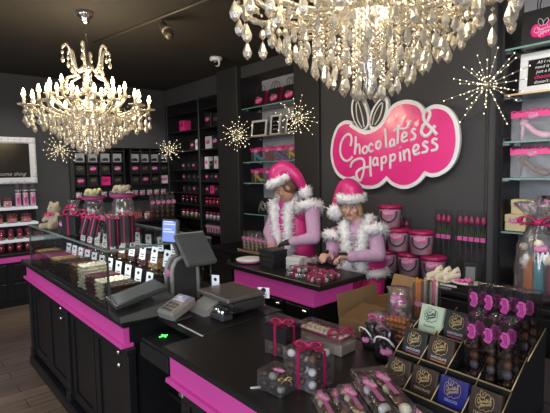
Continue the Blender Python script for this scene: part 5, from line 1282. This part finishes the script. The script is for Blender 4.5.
packs = [(0, 0, 0, 'golden', 'nearest in bottom layer'), (1, 0, 0, 'golden', 'second in bottom layer'), (2, -.02, 0, 'dark and cream', 'third in bottom layer'), (3, .0, 0, 'white and dark', 'furthest in bottom layer'),
         (1.3, .06, 1, 'golden', 'nearest in middle layer'), (2.35, .05, 1, 'dark and cream', 'middle of middle layer'), (3.4, .03, 1, 'golden', 'furthest in middle layer'), (2.2, .10, 2, 'white and dark', 'nearer of top layer'), (3.25, .07, 2, 'dark and cream', 'further of top layer')]
for j, sh, lv, kd, wh in packs:
    p_ = Vector((hb.x, hb.y, 0)) + hn * (.0535 * j) + hd * (.055 + sh)
    lp[kd].put((p_.x, p_.y, ZF + .002 + lv * .0405), HA, f'long clear pack of {kd} pralines, {wh} of the heap', 'long praline packs')
def slab_pack():
    t = thing('chocolate_slab', '', 'chocolate slab'); MB().bb(-.055, .055, -.075, .075, 0, .028, .004).build('clear_wrap', CELLO, t)
    b = MB(); b.bb(-.05, .05, -.07, .07, .001, .014, .003)
    for i in range(3):
        for j in range(4): b.bb(-.047 + i * .0325, -.018 + i * .0325, -.067 + j * .034, -.037 + j * .034, .013, .023, .005)
    b.build('slab', DARKC, t); return t
sl = Proto(slab_pack())
for (px, py, lv, lb) in ((366, 404, 1, 'left slab of dark chocolate squares in clear wrap'), (383, 403, 0, 'right slab of dark chocolate squares in clear wrap'), (377, 390, 2, 'upper slab of dark chocolate squares lying across the others')):
    q = at(px, py, Z, ZF + .03); sl.put((q.x, q.y, ZF + .002 + lv * .029), -.4 if lv < 2 else -.5, lb + ' at the bottom edge', 'dark chocolate slabs')
t = clear_gift(.066, .08, .045, [DARKC, MILKC], None); put(t, 'black praline pack with pink label at the bottom edge in front of the rack', cpos(416, 425), -.1); logo(t, (0, -.01, .048), .055, rx=-PI / 2)
tag(MB().bb(-.018, .018, -.005, .005, 0, .004, .001).build('sugar_stick', WHITEP, None, cpos(255.5, 388), 1.0), 'tiny white paper stick lying on the foreground worktop near its edge', 'paper stick')

# dark bags between heap and rack
def sweet_bag(label, loc, rz=0, s=1):
    t = thing('sweets_bag', label, 'sweets bag', loc, rz)
    b = MB(); b.lathe([(.055, 0), (.068, .03), (.066, .075), (.04, .105), (.025, .118), (.045, .15)], 12, sy=.8); b.build('dark_bag', mat('dark_cellophane', (.022, .016, .02), .12, var=.5, nscale=30, bump=.5), t)
    b = MB(); b.tube(crom([(-.05, -.045, .09), (-.03, -.06, .125), (.02, -.06, .125), (.05, -.045, .09)], 4), .005, 6); b.build('white_cord', WHITEP, t)
    logo(t, (.015, -.056, .062), .06, rx=-.5); t.scale = (s,) * 3; return t
sweet_bag('dark sweets bag with white cord and pink label left of the orange packs', cpos(388, 360), .2, .85)
sweet_bag('dark sweets bag nearer the rack corner with pink label, beside the long packs', cpos(371, 347), -.2, .72)
op = None
def orange_pack():
    t = thing('orange_pack', '', 'sweets pack'); MB().bb(-.05, .05, -.035, .035, 0, .022, .004).build('clear_box', CELLO, t)
    b = MB()
    for k in range(5): b.ball((-.038 + k * .019, -.02, .011), .010, 7, 5); b.ball((-.038 + k * .019, .012, .011), .010, 7, 5)
    b.build('orange_sweets', ORANGE, t); return t
op = Proto(orange_pack())
q0 = at(398, 342, Z, ZF + .0)
# small box stand under these at the counter's back edge
for k in range(5): op.put((q0.x + .002 * (k % 2), q0.y, ZF + k * .0228), .1, f'clear pack of orange sweets, {["bottom", "second", "third", "fourth", "fifth", "top"][k]} layer of the stack left of the rack', 'stack of orange packs')
t = thing('sweets_bag', 'crinkled bag of pink cupcake sweets with pink label in front of the cardboard flap', 'sweets bag', cpos(399, 326), .3)
MB().lathe([(.05, 0), (.062, .05), (.06, .14), (.05, .16), (.062, .19)], 12, sy=.8).build('clear_wrap', CELLOW, t)
b = MB()
for k, (x, z) in enumerate(((-.02, .03), (.02, .03), (0, .07), (-.022, .10), (.022, .10))): b.mi = k % 2; b.lathe([(.014, 0), (.02, .02)], 8, c=(x, -.01, z)); b.mi = 1 - k % 2; b.ball((x, -.01, z + .026), .02, 8, 6)
b.build('cupcake_sweets', [IVORY, PINKL], t); logo(t, (.0, -.052, .155), .055)
t = thing('sweets_bag', 'pale pink wrapped sweets bag with bow left of the orange stack', 'sweets bag', cpos(379, 336), .2)
MB().lathe([(.045, 0), (.055, .03), (.04, .07), (.02, .085), (.04, .11)], 12, sy=.8).build('wrap', CELLOW, t); b = MB(); b.lathe([(.04, .002), (.048, .03), (.03, .06), (0, .062)], 10, sy=.75); b.build('pink_sweets', PINKP, t); b = MB(); bow(b, (0, -.02, .085), .04); b.build('ribbon', PINKL, t)
# chocolate sticks in a clear box
t = thing('stick_box', 'upright clear box of orange, grey and pink chocolate sticks behind the mint bar', 'chocolate sticks', cpos(426, 323), .2)
MB().bb(-.062, .062, -.03, .03, 0, .20, .004).build('clear_box', CELLO, t)
for k, mm in enumerate([ORANGE, ORANGE, MILKC, GREYL, DARKC, GREYL, PINKL, IVORY]):
    b = MB(); x = -.05 + k * .0143; b.tube([(x, -.008 * (k % 2), .004), (x + .004, -.008 * (k % 2), .225 - .008 * (k % 3))], .0062, 7); b.build('stick', mm, t)
logo(t, (-.02, -.033, .10), .055)

# ---------------------------------------------------------------- tiered rack of chocolate bars
RK = Vector((-.707, 1.215, ZF + .001)); RYAW = math.radians(-2)
rk = thing('tiered_rack', 'black tiered display rack with brass edges holding chocolate bars and tubes', 'display rack', RK, RYAW)
XA, XB = -.175, .217; TIERS = [(.045, .050), (.145, .125), (.245, .180)]   # (front y, height) of each tread
prof = [(0, 0), (0, .035), (.095, .035), (.095, .110), (.195, .110), (.195, .165), (.33, .165), (.33, 0)]
b = MB(); b.T = TR((0, 0, 0)) @ rotz(PI / 2) @ UPR; b.prism([(y, z) for y, z in prof], XA, XB)
b.build('stepped_base', BLACK2, rk)
TRE = [(.0, .095, .035), (.095, .195, .110), (.195, .33, .165)]
for i, (y0, y1, z) in enumerate(TRE):
    b = MB(); b.bb(XA, XB, y0 - .004, y0 + .003, z - .01, z + .018, .001); lip = b.build('front_lip', BLACK2, rk)
    b = MB(); b.box(XA, XB, y0 - .005, y0 - .001, z + .016, z + .0195); b.build('brass_edge', GOLDE, lip)
    for k in range(5):
        x = XA + (XB - XA) * k / 4
        end = k in (0, 4)
        yb, zb = y1 - .003, z + .088
        b = MB(); b.T = rotz(PI / 2) @ UPR; b.prism([(y0, z), (yb, z), (yb, zb), (y0, z + .019)], x - .002, x + .002); dv = b.build('divider', BLACK2, rk)
        b = MB(); b.tube([(x, y0 - .002, z + .019), (x, yb, zb + .001)], .0022, 4); b.build('brass_edge', GOLDE, dv)
def choc_bar(m, em, txt, tm, w=.088, h=.094, extra=None):
    t = thing('chocolate_bar', '', 'chocolate bar')
    MB().bb(-w / 2, w / 2, -.010, .010, 0, h, .003).build('carton', m, t)
    logo(t, (0, -.011, h * .63), w * .58, me=em, name='emblem', hs=1.6)
    link('lettering', text_mesh('lettering', txt, w * .098, tm, .0003), t, M=TR((0, -.0106, h * .24), rx=PI / 2, s=(1.05, 1.25, 1)))
    if extra: b = MB(); b.box(-w * .3, w * .3, -.0108, -.0102, h * .10, h * .16); b.build('stripe', extra, t)
    return t
def col(k): return XA + (XB - XA) * (k + .5) / 4
GT = mat('pale_gold_print', (.62, .52, .34), .4, metal=.3)
bars = [(0, 0, BROWNB, EMB_G, 'CHOCOLATE', GT, mat('green_print', (.25, .32, .12), .5), 'dark bar with green strip, leftmost in the lowest row of the rack'),
        (0, 1, BROWNB, EMB_G, 'CHOCOLATE', GT, None, 'brown bar with dull gold emblem, second from left in the lowest rack row'),
        (0, 2, NAVY, EMB_G, 'DELICATE', mat('pale_blue_print', (.4, .5, .75), .4), None, 'deep blue chocolate bar with gold emblem in the lowest rack row'),
        (0, 3, BROWNB, EMB_G, 'CHOCOLATE', GT, mat('tan_print', (.4, .28, .12), .5), 'brown bar with gold emblem right of the blue bar'),
        (1, 0, BLACKB, EMB_G, 'CHOCOLATE', WHITEP, mat('plum_print', (.3, .06, .14), .5), 'black bar with bright gold emblem, leftmost in the middle rack row'),
        (1, 1, BROWNB, EMB_G, 'CHOCOLATE', WHITEP, mat('rust_print', (.42, .12, .05), .5), 'dark brown bar with rust strip, second in the middle rack row'),
        (2, 0, MINT, EMB_K, 'ELEGANTE', BLACKB, None, 'mint green chocolate bar with black emblem in the top rack row'),
        (2, 1, BLACKB, EMB_G, 'CHOCOLATE', WHITEP, mat('plum_print', (.3, .06, .14), .5), 'black bar with gold emblem right of the mint bar')]
for r, k, m_, em, tx, tm, ex, lb in bars:
    hh = .10 if r == 2 else .088
    t = choc_bar(m_, em, tx, tm, .090, hh, ex); tag(t, lb, None, 'chocolate bars in the rack')
    p = Matrix.Translation(RK) @ rotz(RYAW) @ Vector((col(k), TRE[r][0] + .030, TRE[r][2] + .0035))
    t.location = p; t.rotation_euler = (-.30, 0, RYAW)
def praline_tube():
    t = thing('praline_tube', '', 'sweets tube'); w, h = .043, .205
    b = MB(); b.bb(-w / 2, w / 2, -w / 2, w / 2, 0, h, .003); b.build('clear_box', clear('tube_plastic', (.86, .83, .86), .3, .05), t)
    b = MB()
    for k in range(4): b.mi = (0, 1, 2, 0)[k]; b.ball((0, 0, .017 + k * .029), .0145, 8, 6)
    b.build('pralines', [DARKC, mat('dull_grey_sweet', (.12, .11, .11), .4), MILKC], t); logo(t, (0, -w / 2 - .002, h * .76), .046, hs=1.1, ry=-PI / 2 + .15, me=LOGO_T); return t
pt = Proto(praline_tube())
fr_t = [(.0935, .1225), (.1435, .1225), (.1435, .1672), (.192, .1225), (.0935, .1672), (.192, .1672)]
names_f = ['front leftmost in the rack', 'front second from left in the rack', 'behind the second front tube in the rack', 'rightmost in front, by the rack side', 'behind the front leftmost tube', 'behind the front rightmost tube']
for (x, y), nm in zip(fr_t, names_f):
    p = Matrix.Translation(RK) @ rotz(RYAW) @ Vector((x, y, .1120)); pt.put(p, RYAW, f'clear praline tube with pink label, {nm}', 'praline tubes in the rack')
for i, x in enumerate((.0455, .0935, .1435, .192)):
    p = Matrix.Translation(RK) @ rotz(RYAW) @ Vector((x, .2275, .1670)); pt.put(p, RYAW, f'clear pink labelled praline tube, {nth(i, 4)} in rack rear row', 'praline tubes in the rack', scale=(1, 1, 1.08))
for i, x in enumerate((.046, .0935, .1435, .191)):
    p = Matrix.Translation(RK) @ rotz(RYAW) @ Vector((x, .290, .1670)); pt.put(p, RYAW, f'clear praline tube, {nth(i, 4)} at the very back of the rack', 'praline tubes in the rack', scale=(1, 1, 1.03))
# black cabinet right of and behind the rack
cupboard('side_cabinet', 'black cabinet with chrome handles in the right corner behind the rack', -.40, .55, 1.80, 2.25, 1.02, 3)

cupboard('side_table', 'low black side unit behind the front counter under cupcake bag and chocolate sticks', -1.27, -.44, 1.57, 1.95, ZF - .001, 2)
# ---------------------------------------------------------------- cardboard cartons between the counters
def carton(label, x0, x1, y0, y1, h, loc, rz, flaps):
    t = thing('cardboard_box', label, 'cardboard box', loc, rz); th = .006
    b = MB(); b.box(x0, x1, y0, y0 + th, 0, h); b.box(x0, x1, y1 - th, y1, 0, h); b.box(x0, x0 + th, y0 + th, y1 - th, 0, h); b.box(x1 - th, x1, y0 + th, y1 - th, 0, h); b.box(x0, x1, y0, y1, -.0, .006); b.build('carton_body', CARD, t)
    for f_ in flaps: b = MB(); b.add(f_, [(0, 1, 2, 3)]); fo = b.build('flap', CARDD, t); so = fo.modifiers.new('thickness', 'SOLIDIFY'); so.thickness = .005
    return t
bx_h = .93
wB, dB = .33, .36
t = carton('open brown cardboard carton standing behind the foreground counter', 0, wB, 0, dB, bx_h, (-1.615, 1.86, 0.0), 0,
       [[(0, 0, bx_h), (0, dB, bx_h), (-.01, dB, bx_h + .125), (-.01, 0, bx_h + .125)], [(0.008, 0, bx_h), (wB - .008, 0, bx_h), (wB - .008, .20, bx_h + .045), (0.008, .20, bx_h + .045)], [(wB, 0, bx_h), (wB, dB, bx_h), (wB - .01, dB, bx_h + .09), (wB - .01, 0, bx_h + .09)]])
b = MB(); b.box(.16, .19, -.0015, -.0005, bx_h - .07, bx_h - .04); b.build('hand_print', CARDD, t)
t = carton('second brown carton further back, beside the woman', 0, .36, 0, .26, .88, (-1.83, 2.36, 0), math.radians(-4), [[(0, .26, .88), (.36, .26, .88), (.36, .32, 1.01), (0, .32, 1.01)]])

# ---------------------------------------------------------------- big cellophane gift basket at the right edge
t = thing('gift_basket', 'large cellophane gift basket with magenta bow at the right edge', 'gift basket', (-1.075, 3.30, .0))
GB = .862
b = MB(); R = random.Random(8); b.lathe([(.125, GB), (.145, GB + .08), (.15, GB + .16), (.148, GB + .25), (.135, GB + .34), (.09, GB + .46), (.045, GB + .51), (.09, GB + .57), (.15, GB + .65)], 54); w_ = b
for i in range(len(b.v)):
    x, y, z = b.v[i]; an = math.atan2(y, x); k = 1 + R.uniform(-.06, .06) + (.16 if z > GB + .52 else .05) * math.cos(9 * an + z * 6); b.v[i] = (x * k, y * k, z + R.uniform(-.02, .02))
b.build('cellophane', CELLOW, t)
b = MB(); b.lathe([(.11, .8355), (.125, GB), (.13, GB + .02)], 16); b.build('basket_base', mat('dark_basket', (.03, .02, .018), .6, bump=.4), t)
for k, (x, y, z, r, mm) in enumerate(((-.08, -.07, .27, .028, IVORY), (-.05, -.10, .20, .028, IVORY), (.02, -.1, .30, .03, IVORY), (-.1, -.02, .16, .028, IVORY), (.08, -.09, .20, .04, BEIGE))): MB().ball((x, y, GB + .08 + z), r, 10, 8).build('praline_ball', mm, t)
for k, (x, y, mm, h) in enumerate(((-.07, .0, ORANGE, .22), (.0, -.02, TURQ, .20), (.05, .03, MILKC, .26), (.09, -.02, PINKR, .18), (-.02, .06, DARKC, .28))): MB().bb(x - .03, x + .03, y - .02, y + .02, GB + .03, GB + .06 + h, .008).build('chocolate_box', mm, t)
b = MB(); b.lathe([(.05, GB + .495), (.055, GB + .51), (.05, GB + .525)], 12); bow(b, (0, -.06, GB + .505), .11, .1); b.build('ribbon', PINKR, t)
logo(t, (.05, -.15, GB + .36), .085)

# ---------------------------------------------------------------- ceiling fittings
q = at(216, 60, Z, 3.10)
t = thing('ceiling_camera', 'white dome camera on the ceiling above the shelf niche', 'security camera', (q.x, q.y, 3.13))
b = MB(); b.lathe([(.075, 0), (.078, -.03), (.06, -.045)][::-1], 20); b.build('base', WHITEP, t); b = MB(); b.ball((0, 0, -.045), .052, 14, 10); b.build('dome', mat('smoked_dome', (.01, .01, .012), .08, spec=.8), t); b = MB(); b.T = TR((.0, 0, -.045), rx=.5); b.tube([(.055 * math.cos(a), .0, .055 * math.sin(a)) for a in [PI + PI * i / 10 for i in range(11)]], .012, 6, flat=((0, 1, 0), 1)); b.build('ring', WHITEP, t)
a0 = at(206, 0, Z, 3.12); a1 = at(120, 33, Z, 3.12)
d = (a1 - a0).normalized(); e0 = a0 - d * .9; e1 = a1 + d * .5
t = thing('ceiling_track', 'dark lighting track running along the ceiling with a brass spotlight', 'track light', (a1.x, a1.y, 3.13)); b = MB(); b.tube([e0 - t.location, e1 - t.location], .014, 4); b.build('track', mat('track_bronze', (.07, .06, .045), .4), t)
b = MB(); b.T = TR((0, 0, 0)); p0 = at(163, 22, Z, 3.10) - t.location
qd = (at(174, 45, Y, at(163, 22, Z, 3.10).y) - t.location - p0)
b.tube([p0 + Vector((0, 0, .02)), p0 - Vector((0, 0, .03))], .012, 8); sp = b.build('stem', mat('track_bronze', (.07, .06, .045), .4), t)
b = MB(); b.cone2(p0 - Vector((0, 0, .03)), .035, p0 + qd.normalized() * .17, .045, 14); b.build('spot_head', mat('spot_bronze', (.12, .10, .07), .35, metal=.5), t)
b = MB(); b.tube([p0 + qd.normalized() * .10, p0 + qd.normalized() * .13], .048, 14); b.build('ring', mat('spot_brass', (.30, .25, .16), .4, metal=.3), t)
